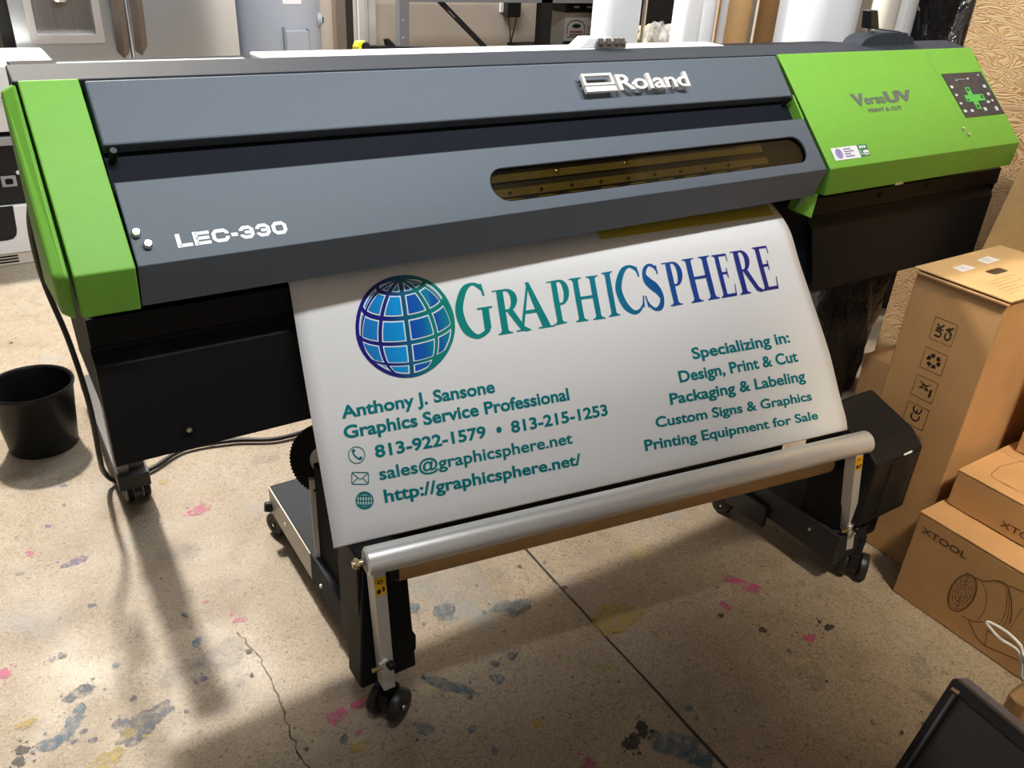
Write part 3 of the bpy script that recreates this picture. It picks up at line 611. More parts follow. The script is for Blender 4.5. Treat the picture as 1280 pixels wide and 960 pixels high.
for sx, x0 in ((0, .147), (1, 2.30)):
    bm = BM(); box(bm, (x0, 1.92, .075), (x0 + .028, 1.985, .575)); box(bm, (x0 + .028, 1.935, .075), (x0 + .066, 1.98, .575)); box(bm, (x0 + .002, 1.66, .552), (x0 + .060, 1.95, .577)); cl = finish('stand_column', bm, [mat('galvanised_grey', (.34, .33, .32), .4, .6)], PR, bevel=.002)
    if sx == 0:
        bm = BM(); box(bm, (x0 - .003, 1.925, .12), (x0, 1.94, .30)); finish('white_strip', bm, WHITEP, cl)
        for zz in (.36, .42): 
            bm = BM(); lathe(bm, [(0, .006), (.006, .005), (.007, 0), (0, 0)], (x0, 1.94, zz), (-1, 0, 0), 12); finish('column_bolt', bm, BOLT, cl, True)
    bm = BM(); box(bm, (x0 - .004, 1.90, .058), (x0 + .070, 2.50, .098)); ft = finish('stand_foot', bm, BLACK if sx else mat('dark_grey_metal', (.035, .036, .038), .45), PR, bevel=.002)
    for yy in (1.945, 2.46): twin_caster(ft, (x0 + .037, yy), .12, .028, GREYP, BLACKP, .010, .020, .06)
# ink bottle bracket behind the left end
bm = BM(); loft(bm, [(.098, 1.92, .69), (.118, 1.92, .69), (.118, 1.99, .69), (.098, 1.99, .69)], [(.112, 1.93, .57), (.120, 1.93, .57), (.120, 1.96, .57), (.112, 1.96, .57)]); finish('rear_bracket', bm, BLACKP, PR)

# ================================================================== THE BANNER
BL_ = [(1.33, .846), (1.28, .846), (1.235, .843), (1.203, .828), (1.190, .79), (1.172, .72), (1.15, .64), (1.125, .56), (1.098, .47), (1.078, .40), (1.073, .372), (1.083, .35), (1.11, .335), (1.15, .335)]
BR_ = [(1.33, .835), (1.28, .832), (1.235, .824), (1.2, .81), (1.153, .776), (1.107, .713), (1.042, .63), (.98, .549), (.93, .47), (.897, .42), (.887, .39), (.893, .365), (.92, .347), (.96, .345)]
BXL, BXR = .385, 1.512
def crv(P, v):
    n = len(P) - 1; t = min(max(v, 0), 1) * n; i = min(int(t), n - 1); t -= i
    p0, p1, p2, p3 = [Vector(P[j]) for j in (max(i - 1, 0), i, i + 1, min(i + 2, n))]
    return .5 * ((2 * p1) + (-p0 + p2) * t + (2 * p0 - 5 * p1 + 4 * p2 - p3) * t * t + (-p0 + 3 * p1 - 3 * p2 + p3) * t ** 3)
def BS0(u, v):
    a = crv(BL_, v); b = crv(BR_, v); q = a.lerp(b, u)
    return Vector((BXL + (BXR - BXL) * u, q.x, q.y))
def BS(u, v, d=0):
    p = BS0(u, v)
    if d:
        e = 2e-3; n = (BS0(u + e, v) - BS0(u - e, v)).cross(BS0(u, v + e) - BS0(u, v - e)).normalized()
        if n.y > 0 and v < .75: n = -n
        p = p + n * d
    return p
BN = thing('printed_banner', 'white printed vinyl banner hanging from the front of the printer', 'banner', (.95, 1.1, .33))
bm = BM(); NU, NV = 40, 90
g = [[bm.verts.new(BS(i / NU, (.722 + .022 * i / NU) * j / NV)) for i in range(NU + 1)] for j in range(NV + 1)]
for j in range(NV):
    for i in range(NU): bm.faces.new((g[j][i], g[j][i + 1], g[j + 1][i + 1], g[j + 1][i]))
sh = finish('sheet', bm, SHEET, BN, True, angle=180)
so = sh.modifiers.new('thickness', 'SOLIDIFY'); so.thickness = .0006; so.offset = 0
def art_uv(o, fn):
    pass
def bfin(name, bm, mt):
    # keep u (0..1 along the banner) in a UV layer for printed gradients
    uvl = bm.loops.layers.uv.new('art')
    for f in bm.faces:
        for l in f.loops: l[uvl].uv = ((l.vert.co.x - BXL) / (BXR - BXL), l.vert.co.z)
    return finish(name, bm, mt, BN)
BF = lambda u, v, d=0: BS(u, v, .0012 + d)
# light through the amber window, painted as a yellow strip along the top edge
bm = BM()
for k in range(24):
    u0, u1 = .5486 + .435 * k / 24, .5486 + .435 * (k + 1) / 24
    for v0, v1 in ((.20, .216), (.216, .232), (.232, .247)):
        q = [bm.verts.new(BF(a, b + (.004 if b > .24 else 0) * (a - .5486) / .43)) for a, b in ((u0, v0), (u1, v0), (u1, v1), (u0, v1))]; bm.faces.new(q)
bfin('amber_light_strip', bm, mat('painted_amber_light', (.62, .50, .06), .45))
# small-capital title drawn as letter outlines: each glyph is built in a 0..1 box
def ser(bm, fn, x0, x1, y, up, h=.028):  # slab serif with small brackets
    flatfan(bm, [(x0, y), (x1, y), (x1, y + up * h), (x0, y + up * h)], fn)
def stem(bm, fn, xa, wd, serif=.075, top=True, bot=True, y0=0, y1=1):
    flatfan(bm, [(xa, y0), (xa + wd, y0), (xa + wd, y1), (xa, y1)], fn)
    for y, up, on in ((y0, 1, bot), (y1, -1, top)):
        if on:
            ser(bm, fn, xa - serif, xa + wd + serif, y, up)
            flatfan(bm, [(xa - serif * .5, y + up * .026), (xa + wd + serif * .5, y + up * .026), (xa + wd, y + up * .075), (xa, y + up * .075)], fn)
def bowl(bm, fn, x0, y0, y1, xr, th, thin):
    n = 22; O = []; I = []
    cy = (y0 + y1) / 2; ry = (y1 - y0) / 2; xs = x0 + (xr - x0) * .35
    for k in range(n + 1):
        a = PI / 2 - PI * k / n
        O.append((xs + (xr - xs) * math.cos(a), cy + ry * math.sin(a)))
        I.append((xs + (xr - th - xs) * math.cos(a), cy + (ry - thin) * math.sin(a)))
    O = [(x0, y1)] + O + [(x0, y0)]; I = [(x0, y1 - thin)] + I + [(x0, y0 + thin)]
    vo = [bm.verts.new(fn(a, b, 0)) for a, b in O]; vi = [bm.verts.new(fn(a, b, 0)) for a, b in I]
    for k in range(len(O) - 1): bm.faces.new((vo[k], vo[k + 1], vi[k + 1], vi[k]))
def ribbon(bm, fn, pts, n=10):
    sp = spline([(a, b, c) for a, b, c in pts], n)
    stroke(bm, [(p.x, p.y) for p in sp], [p.z for p in sp], fn)
def glyph(bm, ch, fn):
    if ch == 'I': stem(bm, fn, .28, .44, .27)
    elif ch == 'H':
        stem(bm, fn, .13, .17, .12); stem(bm, fn, .70, .17, .12); flatfan(bm, [(.25, .47), (.75, .47), (.75, .535), (.25, .535)], fn)
    elif ch in 'PR':
        sw = .27 if ch == 'P' else .20; xa = .22 if ch == 'P' else .13
        stem(bm, fn, xa, sw, .2 if ch == 'P' else .12, top=False); ser(bm, fn, 0, xa + .1, 1, -1)
        bowl(bm, fn, xa + sw * .5, .40 if ch == 'P' else .47, 1, 1.08 if ch == 'P' else .74, .29 if ch == 'P' else .20, .05)
        if ch == 'R':
            flatfan(bm, [(.36, .50), (.56, .50), (.84, .10), (1.04, 0), (.86, -.012), (.72, .03)], fn)
    elif ch == 'A':
        flatfan(bm, [(.10, 0), (.18, 0), (.47, .90), (.44, 1.0)], fn); flatfan(bm, [(.40, 1.02), (.50, 1.02), (.92, 0), (.70, 0)], fn)
        flatfan(bm, [(.22, .33), (.66, .33), (.64, .40), (.25, .40)], fn); ser(bm, fn, 0, .30, 0, 1); ser(bm, fn, .58, 1.0, 0, 1)
    elif ch == 'E':
        stem(bm, fn, .16, .24, .16)
        flatfan(bm, [(.3, .94), (.9, .94), (.9, 1), (.3, 1)], fn); flatfan(bm, [(.84, 1), (.9, 1), (.93, .79), (.89, .79)], fn)
        flatfan(bm, [(.35, .485), (.72, .485), (.72, .545), (.35, .545)], fn); flatfan(bm, [(.70, .40), (.76, .40), (.76, .63), (.70, .63)], fn)
        flatfan(bm, [(.3, 0), (.95, 0), (.95, .06), (.3, .06)], fn); flatfan(bm, [(.88, 0), (.95, 0), (1.04, .24), (.99, .24)], fn)
    elif ch == 'C':
        ribbon(bm, fn, [(.95, .80, .05), (.84, .93, .09), (.62, 1.0, .07), (.36, .90, .16), (.15, .62, .22), (.13, .40, .23), (.26, .15, .19), (.52, .0, .09), (.76, .02, .06), (.96, .15, .05)])
        flatfan(bm, [(.86, .96), (.92, .98), (.98, .72), (.92, .72)], fn); flatfan(bm, [(.88, .07), (.95, .05), (1.02, .29), (.97, .29)], fn)
    elif ch == 'G':
        ribbon(bm, fn, [(.84, .82, .05), (.74, .93, .09), (.55, 1.0, .06), (.32, .90, .16), (.14, .62, .21), (.12, .40, .22), (.24, .15, .19), (.50, .0, .08), (.74, .03, .08), (.90, .10, .09)])
        flatfan(bm, [(.76, .97), (.83, .98), (.89, .72), (.83, .72)], fn)
        flatfan(bm, [(.76, .06), (.96, .10), (.96, .48), (.76, .48)], fn); ser(bm, fn, .62, 1.06, .50, -1, .035)
    elif ch == 'S':
        ribbon(bm, fn, [(.84, .83, .05), (.70, .95, .08), (.45, 1.0, .07), (.20, .88, .17), (.17, .70, .24), (.40, .54, .26), (.70, .40, .26), (.86, .22, .22), (.74, .05, .16), (.45, -.01, .07), (.22, .05, .07), (.06, .18, .05)])
        flatfan(bm, [(.78, .96), (.86, .97), (.90, .74), (.83, .74)], fn); flatfan(bm, [(.04, .06), (.12, .04), (.06, .30), (-.01, .30)], fn)
bm = BM()
GL = [('G', .2476, .4096, .3084, .4105, .2530, .3166), ('R', .3159, .4142, .3753, .4150, .3171, .3372), ('A', .3500, .4141, .4209, .4161, .3504, .3322), ('P', .4197, .4146, .4576, .4137, .4186, .3370),
      ('H', .4627, .4157, .5231, .4178, .4629, .3378), ('I', .5300, .4168, .5534, .4168, .5323, .3366), ('C', .5538, .4156, .6103, .4161, .5569, .3321), ('S', .6135, .4171, .6544, .4166, .6173, .3365),
      ('P', .6631, .4174, .7032, .4176, .6597, .3370), ('H', .7104, .4182, .7784, .4184, .7063, .3362), ('E', .7822, .4185, .8212, .4190, .7803, .3374), ('R', .8271, .4190, .8870, .4191, .8287, .3363), ('E', .8845, .4191, .9269, .4193, .8870, .3349)]
for ch, u0, v0, u1, v1, ut, vt in GL:
    du = (ut - u0) * .3
    glyph(bm, ch, lambda a, b, d=0: BF(u0 + (u1 - u0) * a + du * b, v0 + (v1 - v0) * a + (vt - v0) * b))
tag(bfin('title_lettering', bm, grad_mat('title_gradient', [(.25, (.0, .25, .22)), (.45, (.0, .24, .24)), (.56, (.0, .17, .30)), (.64, (.0, .09, .33)), (.78, (.005, .035, .27)), (.93, (.015, .01, .20))])), 'teal to navy capital lettering')
# contact lines
bm = BM()
LN = [('Anthony J. Sansone', .0439, .4985, .2932, .5014, .4783, .5), ('Graphics Service Professional', .0426, .5302, .4227, .5353, .5102, .5), ('813-922-1579', .0840, .5658, .2653, .5677, .5482, .5), ('813-215-1253', .3095, .5684, .4901, .5699, .5508, .5),
      ('sales@graphicsphere.net', .0846, .5988, .4158, .6034, .5800, .5), ('http://graphicsphere.net/', .0868, .6374, .4259, .6468, .6147, .5),
      ('Specializing in:', .6834, .5068, .9130, .5086, .4879, .5), ('Design, Print & Cut', .6447, .5408, .9192, .5429, .5215, .5), ('Packaging & Labeling', .6168, .5729, .9260, .5774, .5547, .5),
      ('Custom Signs & Graphics', .5801, .6063, .9310, .6163, .5877, .5), ('Printing Equipment for Sale', .5509, .6486, .9348, .6666, .6245, .5)]
for tx, u0, v0, u1, v1, vc, _ in LN:
    bm = BM(); text_box(bm, tx, lambda a, b, d=0: BF(u0 + (u1 - u0) * a, v0 + (v1 - v0) * a + (vc - v0) * b), 0, 1, 0, 1, .020 if '@' in tx else .028)
    tag(bfin('contact_lettering', bm, TEAL), 'teal printed lettering')
bm = BM(); flatfan(bm, circ(.2883, .5604, .0046, .0046, 16), lambda a, b, d=0: BF(a, b)); bfin('bullet_dot', bm, TEAL)
# three small icons
def local(c, ru, rv):
    return lambda a, b, d=0: BF(c[0] + (ru[0] - c[0]) * a + (rv[0] - c[0]) * b, c[1] + (ru[1] - c[1]) * a + (rv[1] - c[1]) * b, d)
fn = local((.0561, .5572), (.0687, .5594), (.0582, .5451)); bm = BM(); stroke(bm, circ(0, 0, .95, n=36), .10, fn, 0, True)
hs = [tuple(p) for p in spline([(-.42, .52, .20), (-.42, .25, .20), (-.25, -.05, .18), (.05, -.32, .18), (.30, -.48, .20), (.52, -.42, .20)], 6)]
stroke(bm, [(p[0], p[1]) for p in hs], [p[2] for p in hs], fn); flatfan(bm, circ(-.36, .50, .22, .17, 14), fn); flatfan(bm, circ(.48, -.36, .20, .20, 14), fn)
bfin('phone_icon', bm, TEAL)
fn = local((.0555, .5907), (.0685, .5933), (.0576, .5784)); bm = BM(); stroke(bm, rrect(-.95, -.68, .95, .68, .18, 4), .11, fn, 0, True); stroke(bm, [(-.9, .6), (0, -.12), (.9, .6)], .11, fn); stroke(bm, [(-.9, -.6), (-.25, .08)], .10, fn); stroke(bm, [(.9, -.6), (.25, .08)], .10, fn)
bfin('envelope_icon', bm, TEAL)
fn = local((.0567, .6266), (.0701, .6299), (.0589, .6118)); bm = BM(); stroke(bm, circ(0, 0, .93, n=36), .16, fn, 0, True)
for k in (0, .34, .66):
    e = circ(0, 0, max(.93 * k, .001), .93, n=32)
    if k: stroke(bm, e, .13, fn, 0, True)
    else: stroke(bm, [(0, -.9), (0, .9)], .13, fn)
for y in (-.5, 0, .5): h = math.sqrt(.93 ** 2 - y * y); stroke(bm, [(-h, y), (0, y - .06), (h, y)], .13, fn)
bfin('globe_icon', bm, TEAL)
# large globe emblem: dark disc, white-edged blue panes on a tilted sphere grid
GU = (.16258, .07922, .0122, .0023, .00076, .00005, .00003, .0003, -.0003, .00075); GV = (.37518, .01342, -.08183, -.00034, .00441, -.01475, -.00003, -.00083, .00542, -.01119)
def fn(a, b, d=0):
    t = (1, a, b, a * a, a * b, b * b, a ** 3, a * a * b, a * b * b, b ** 3)
    return BF(sum(p * q for p, q in zip(GU, t)), sum(p * q for p, q in zip(GV, t)), d)
bm = BM(); pr_ = [bm.verts.new(fn(0, 0, 0))]
for q in range(1, 11):
    cu_ = [bm.verts.new(fn(a, b, 0)) for a, b in circ(0, 0, q / 10, n=56)]
    for k in range(56):
        if q == 1: bm.faces.new((pr_[0], cu_[k], cu_[(k + 1) % 56]))
        else: bm.faces.new((pr_[k], cu_[k], cu_[(k + 1) % 56], pr_[(k + 1) % 56]))
    pr_ = cu_
bfin('globe_emblem', bm, grad_mat('globe_ring_gradient', [(.085, (.01, .005, .22)), (.135, (.008, .012, .20)), (.172, (.0, .13, .22)), (.20, (.0, .21, .19)), (.245, (.0, .25, .19))]))
emb = bpy.context.scene.objects.get('globe_emblem')
tilt = math.radians(20); roll = math.radians(-7)
def sph(lon, lat):
    x = math.cos(lat) * math.sin(lon); y = math.sin(lat); z = math.cos(lat) * math.cos(lon)
    y, z = y * math.cos(tilt) - z * math.sin(tilt), z * math.cos(tilt) + y * math.sin(tilt)
    x, y = x * math.cos(roll) + y * math.sin(roll), y * math.cos(roll) - x * math.sin(roll)
    return x * .955, y * .955, z
for nm, mg, dd, mt_, edge in (('pane_outline', .045, .0006, mat('white_ink_line', (.78, .86, .90), .4), 0), ('globe_pane', .072, .0010, grad_mat('globe_pane_gradient', [(.085, (.01, .16, .50)), (.135, (.0, .26, .66)), (.158, (.0, .32, .75)), (.168, (.005, .07, .50)), (.19, (.0, .12, .42)), (.205, (.0, .26, .38)), (.212, (.005, .08, .42)), (.236, (.0, .27, .33))]), 1)):
    bm = BM()
    lons = [math.radians(2 + 36 * k) for k in range(-3, 4)]; lats = [math.radians(q) for q in (-62, -31, 0, 31, 61, 89)]
    for i in range(len(lons) - 1):
        for j in range(len(lats) - 1):
            l0, l1, a0, a1 = lons[i], lons[i + 1], lats[j], lats[j + 1]; n = 8
            hw = (l1 - l0) / 2; lm = (l0 + l1) / 2
            W = lambda lat: max(0.004, hw - mg / max(.05, math.cos(lat)))
            b0, b1 = a0 + mg, a1 - mg; G_ = []; lim = .928 - (.026 if edge else 0); vis = 0; ar = 0; prev = None
            for r_ in range(n + 1):
                la = b0 + (b1 - b0) * r_ / n; row = []
                for c_ in range(n + 1):
                    x, y, z = sph(lm - W(la) + 2 * W(la) * c_ / n, la); vis += z > .10; r = math.hypot(x, y)
                    if z < .05 or r > lim: x, y = x / r * lim, y / r * lim
                    row.append((x, y))
                G_.append(row)
            if vis < (n + 1) ** 2 * .5: continue
            V_ = [[bm.verts.new(fn(x, y, dd)) for x, y in row] for row in G_]
            for r_ in range(n):
                for c_ in range(n):
                    p0, p1, p2, p3 = G_[r_][c_], G_[r_][c_ + 1], G_[r_ + 1][c_ + 1], G_[r_ + 1][c_]
                    if (p1[0] - p0[0]) * (p3[1] - p0[1]) - (p1[1] - p0[1]) * (p3[0] - p0[0]) + (p3[0] - p2[0]) * (p1[1] - p2[1]) - (p3[1] - p2[1]) * (p1[0] - p2[0]) > 1e-5: bm.faces.new((V_[r_][c_], V_[r_][c_ + 1], V_[r_ + 1][c_ + 1], V_[r_ + 1][c_]))
    uvl = bm.loops.layers.uv.new('art')
    for f in bm.faces:
        for l in f.loops: l[uvl].uv = ((l.vert.co.x - BXL) / (BXR - BXL), l.vert.co.z)
    finish(nm, bm, mt_, emb)

# ================================================================== TAKE-UP UNIT
TU = thing('take_up_unit', 'black take-up stand on casters with an aluminium roller under the banner', 'take-up stand', (.95, 1.15, 0))
RA, RB = Vector((.411, 1.0, .402)), Vector((1.505, .833, .402)); RD = (RB - RA).normalized()
bm = BM(); lathe(bm, [(0, 0), (.021, 0), (.0245, .0025), (.0245, (RB - RA).length - .0025), (.021, (RB - RA).length), (0, (RB - RA).length)], RA, RD, 40); rl = finish('tension_roller', bm, STEEL, TU, True, angle=40)
bm = BM(); lathe(bm, [(0, .004), (.010, .004), (.0185, .0015), (.0185, 0), (0, 0)], RA, -RD, 24); finish('roller_cap', bm, GREYP, rl, True)
bm = BM(); tube(bm, [RA - RD * .001, RA - RD * .022], .006, 12); tube(bm, [RA - RD * .012, RA - RD * .018], .010, 6); finish('roller_axle', bm, mat('brass_hardware', (.60, .48, .30), .3, 1), rl, True)
DGM = mat('dark_grey_enamel', (.035, .040, .050), .7, spec=.15)
BEAMSIDE = mat('grey_beam_paint', (.022, .022, .024), .4)
# left and right base beams
bm = BM(); loft(bm, [(.438, 1.635, .07), (.438, 1.635, .145), (.535, 1.635, .145), (.535, 1.635, .07)], [(.432, 1.02, .07), (.432, 1.02, .145), (.468, 1.02, .145), (.468, 1.02, .07)]); bl = finish('base_beam', bm, DGM, TU, bevel=.003)
bm = BM(); loft(bm, [(1.50, 1.46, .07), (1.50, 1.46, .15), (1.58, 1.46, .15), (1.58, 1.46, .07)], [(1.495, .82, .07), (1.495, .82, .15), (1.60, .82, .15), (1.60, .82, .07)]); br = finish('base_beam', bm, BEAMSIDE, TU, bevel=.003)
bm = BM(); loft(bm, [(1.478, 1.44, .045), (1.478, 1.44, .105), (1.4995, 1.44, .105), (1.4995, 1.44, .045)], [(1.482, 1.02, .045), (1.482, 1.02, .105), (1.495, 1.02, .105), (1.495, 1.02, .045)]); finish('beam_flange', bm, BEAMSIDE, br, bevel=.002)
bm = BM(); loft(bm, [(.4345, 1.634, .072), (.4345, 1.634, .143), (.4385, 1.634, .143), (.4385, 1.634, .072)], [(.4335, 1.36, .072), (.4335, 1.36, .143), (.4375, 1.36, .143), (.4375, 1.36, .072)]); finish('side_rail', bm, mat('pale_zinc', (.50, .48, .44), .4, .2), bl, bevel=.001)
for b_, (x, y, z) in ((bl, (.434, 1.30, .10)), (bl, (.436, 1.52, .11)), (br, (1.497, 1.18, .125)), (br, (1.496, .90, .12))):
    bm = BM(); lathe(bm, [(0, .004), (.004, .0035), (.005, 0), (0, 0)], (x, y, z), (-1, 0, 0), 12); finish('bolt', bm, BOLT, b_, True)
# low cross tie between the beams
bm = BM(); box(bm, (.50, 1.52, .085), (1.51, 1.56, .125)); finish('cross_tie', bm, BLACK, TU, bevel=.002)
bm = BM(); loft(bm, [(.49, 1.195, .215), (.49, 1.195, .285), (.49, 1.215, .285), (.49, 1.215, .215)], [(1.51, 1.035, .215), (1.51, 1.035, .285), (1.51, 1.055, .285), (1.51, 1.055, .215)]); finish('guide_bar', bm, BLACK, TU, bevel=.003)
# left rear post with the toothed tension disc
bm = BM(); loft(bm, [(.438, 1.340, .145), (.446, 1.365, .145), (.492, 1.350, .145), (.480, 1.322, .145)], [(.438, 1.340, .345), (.446, 1.365, .345), (.492, 1.350, .345), (.480, 1.322, .345)]); finish('rear_post', bm, mat('grey_satin_post', (.62, .60, .56), .45, .1), TU, bevel=.002)
dc, da = Vector((.478, 1.352, .376)), Vector((-.66, -.68, .32)).normalized()
bm = BM(); d_, u_, w_ = frame(da); n = 120; rings = [[], [], [], [], []]
for k in range(n):
    a = 2 * PI * k / n; rr = .073 if k % 2 else .070
    for q, (r, h) in enumerate(((.027, .012), (.034, .014), (rr - .004, .014), (rr, .009), (rr, -.012))):
        rings[q].append(bm.verts.new(dc + d_ * h + (u_ * math.cos(a) + w_ * math.sin(a)) * r))
for A, B in zip(rings, rings[1:]):
    for k in range(n): bm.faces.new((A[k], A[(k + 1) % n], B[(k + 1) % n], B[k]))
bm.faces.new(rings[-1][::-1]); td = finish('toothed_disc', bm, RUBBER, TU)
bm = BM(); lathe(bm, [(0, .010), (.0262, .010), (.027, .012), (.027, .002), (0, .002)], dc, da, 32); finish('disc_hub', bm, mat('pale_hub_plastic', (.70, .67, .62), .4), td, True)
# left front housing, side plate
bm = BM(); loft(bm, [(.448, 1.335, .14), (.448, 1.335, .385), (.448, 1.11, .40), (.448, 1.06, .14)], [(.462, 1.335, .14), (.462, 1.335, .385), (.462, 1.11, .40), (.462, 1.06, .14)]); finish('side_plate', bm, DARK, TU)
bm = BM(); box(bm, (.410, 1.035, .145), (.482, 1.13, .385)); lh = finish('left_housing', bm, BLACK, TU, bevel=.006, seg=3)
bm = BM(); loft(bm, [(.400, 1.02, .085), (.515, 1.02, .085), (.515, 1.08, .085), (.400, 1.08, .085)], [(.418, 1.03, .36), (.500, 1.03, .36), (.500, 1.10, .36), (.418, 1.10, .36)]); finish('front_cover', bm, BLACK, lh, bevel=.005, seg=2)
bm = BM(); box(bm, (.498, 1.03, .115), (.520, 1.06, .155)); finish('side_block', bm, BLACK, lh, bevel=.004)
bm = BM(); tube(bm, [(.470, 1.0535, .325), (.486, 1.0512, .325)], .030, 20); finish('tube_flange', bm, BLACKP, lh, True)
# right motor housing
mp_ = [(.80, .185), (.80, .355), (.835, .385), (.955, .425), (.985, .40), (.985, .185)]
bm = BM(); prismx(bm, mp_, 1.515, 1.685); mh = finish('motor_housing', bm, BLACKP, TU, bevel=.006, seg=3)
bm = BM(); box(bm, (1.575, .797, .205), (1.668, .801, .345)); finish('front_panel', bm, mat('black_gloss_plastic', (.016, .016, .017), .25), mh, bevel=.0015)
bm = BM(); loft(bm, [(1.612, .7985, .3515), (1.642, .7985, .3515), (1.642, .801, .353), (1.612, .801, .353)], [(1.612, .799, .3545), (1.642, .799, .3545), (1.642, .801, .3555), (1.612, .801, .3555)]); finish('switch_slot', bm, WHITEP, mh)
bm = BM(); box(bm, (1.525, .83, .10), (1.655, .96, .187)); finish('motor_base', bm, BLACK, mh, bevel=.004)
bm = BM(); box(bm, (1.505, .845, .15), (1.535, .95, .39)); finish('inner_bracket', bm, BLACK, mh, bevel=.003)
bm = BM(); tube(bm, [(1.4795, .9003, .325), (1.508, .896, .325)], .030, 20); finish('tube_flange', bm, BLACKP, mh, True)
# silver swing arms with yellow warning stickers and clamps
SILV = mat('anodised_arm', (.70, .68, .64), .4, .35)
WARN = [YELLOW, INKBLK]
def arm(top, bot, wd, dp, lean):
    t, b = Vector(top), Vector(bot); ax = (b - t).normalized(); X = Vector((1, lean, 0)).normalized(); Y = ax.cross(X).normalized()
    if Y.y > 0: Y = -Y
    Q = lambda a, h, d: t + (b - t) * h + X * a * wd + Y * d
    bm = BM(); loft(bm, [Q(-.5, 0, 0), Q(.5, 0, 0), Q(.5, 0, -dp), Q(-.5, 0, -dp)], [Q(-.5, 1, 0), Q(.5, 1, 0), Q(.5, 1, -dp), Q(-.5, 1, -dp)]); o = finish('swing_arm', bm, SILV, TU, bevel=.0012)
    L_ = (b - t).length
    F = lambda a, h, d=0: Q(a, h / L_, .0006 + d)
    bm = BM(); flatfan(bm, [(-.45, .008), (.45, .008), (.45, .048), (-.45, .048)], F, 0)
    flatfan(bm, circ(-.0, .018, .22, .0045, 16), F, 1, .0003); flatfan(bm, circ(.0, .018, .12, .0025, 16), F, 0, .0006)
    flatfan(bm, circ(-.17, .038, .18, .0055, 14), F, 1, .0003); flatfan(bm, circ(.2, .036, .13, .006, 14), F, 1, .0003); flatfan(bm, circ(.12, .037, .05, .002, 10), F, 0, .0006)
    finish('warning_sticker', bm, WARN, o)
    kn = L_ * .72
    bm = BM(); polyplate(bm, [(-.75, kn), (-.1, kn - .004), (.35, kn + .01), (.35, kn + .03), (-.1, kn + .034), (-.55, kn + .032), (-.75, kn + .02)], [], lambda a, h, d: Q(a, h / L_, d), .006); cl_ = finish('clamp', bm, SILV, o, bevel=.001)
    bm = BM(); lathe(bm, [(0, .012), (.006, .012), (.0075, .009), (.0075, .0), (0, 0)], Q(.05, (kn + .006) / L_, .006), Y, 16); finish('clamp_knob', bm, BLACKP, cl_, True)
    bm = BM(); tube(bm, [Q(-1.35, (kn + .012) / L_, .002), Q(-.5, (kn + .012) / L_, .002)], .0045, 10); finish('clamp_pin', bm, mat('brass_pin', (.62, .48, .26), .3, 1), cl_, True)
    bm = BM(); flatfan(bm, [(.28, kn + .012), (.46, kn + .012), (.46, kn + .028), (.28, kn + .028)], F, 0, .0003); finish('arm_slot', bm, DARK, o)
    return o
arm((.4285, .985, .380), (.4425, .985, .098), .0225, .030, 0)
arm((1.466, .818, .392), (1.545, .818, .098), .0215, .030, -.15)
bm = BM(); tube(bm, [(1.565, .825, .185), (1.605, .815, .198)], .004, 10); finish('release_lever', bm, SATIN, TU, True)
# casters
WH = mat('black_caster_tyre', (.013, .013, .013), .4)
twin_caster(TU, (.452, 1.012), -1.0, .0335, WH, WH, .012, .020, .10); twin_caster(TU, (.462, 1.64), .35, .030, WH, WH, .010, .017, .10)
twin_caster(TU, (1.588, .822), -1.0, .0335, WH, WH, .012, .020, .12); twin_caster(TU, (1.497, 1.16), .3, .026, WH, WH, .008, .012, .075)
bm = BM(); lathe(bm, [(0, .02), (.012, .018), (.014, .004), (.010, 0), (0, 0)], (.437, 1.625, .09), (-1, .2, .2), 14); finish('foot_knob', bm, BLACKP, TU, True)
# bare cardboard tube held on the take-up unit
ta, tb_ = Vector((.487, 1.051, .325)), Vector((1.478, .9005, .325)); tl = (tb_ - ta).length
bm = BM(); lathe(bm, [(.0265, 0), (.0305, 0), (.0305, tl), (.0265, tl), (.0265, 0)], ta, tb_ - ta, 32)
tag(finish('cardboard_tube', bm, KRAFT, None, True, angle=40), 'bare kraft cardboard tube held on the take-up stand under the aluminium roller', 'tube')

# ================================================================== CABLE, BUCKET
bm = BM()
cpts = spline([(.098, 1.83, .84), (.084, 1.92, .74), (.088, 1.985, .60), (.110, 1.97, .45), (.120, 1.93, .30), (.118, 1.94, .15), (.126, 2.02, .05), (.155, 2.03, .010), (.24, 2.045, .0105), (.34, 2.10, .0105), (.47, 2.08, .0105), (.60, 2.03, .0105), (.80, 2.06, .0105), (1.05, 2.15, .0105)], 8)
tube(bm, cpts, .0065, 10)
tag(finish('power_cable', bm, CABLE, None, True), 'black power cable running past the left caster and across the floor', 'cable')
bm = BM()
lathe(bm, [(0, .001), (.082, .001), (.087, .006), (.104, .178), (.108, .182), (.110, .190), (.108, .194), (.103, .192), (.1005, .184), (.084, .012), (0, .010)], (.014, 2.325, 0), (0, 0, 1), 56)
tag(finish('waste_bucket', bm, mat('black_bucket_plastic', (.010, .0105, .011), .38, spec=.25), None, True, angle=60), 'round black plastic bucket on the floor left of the printer', 'bucket')

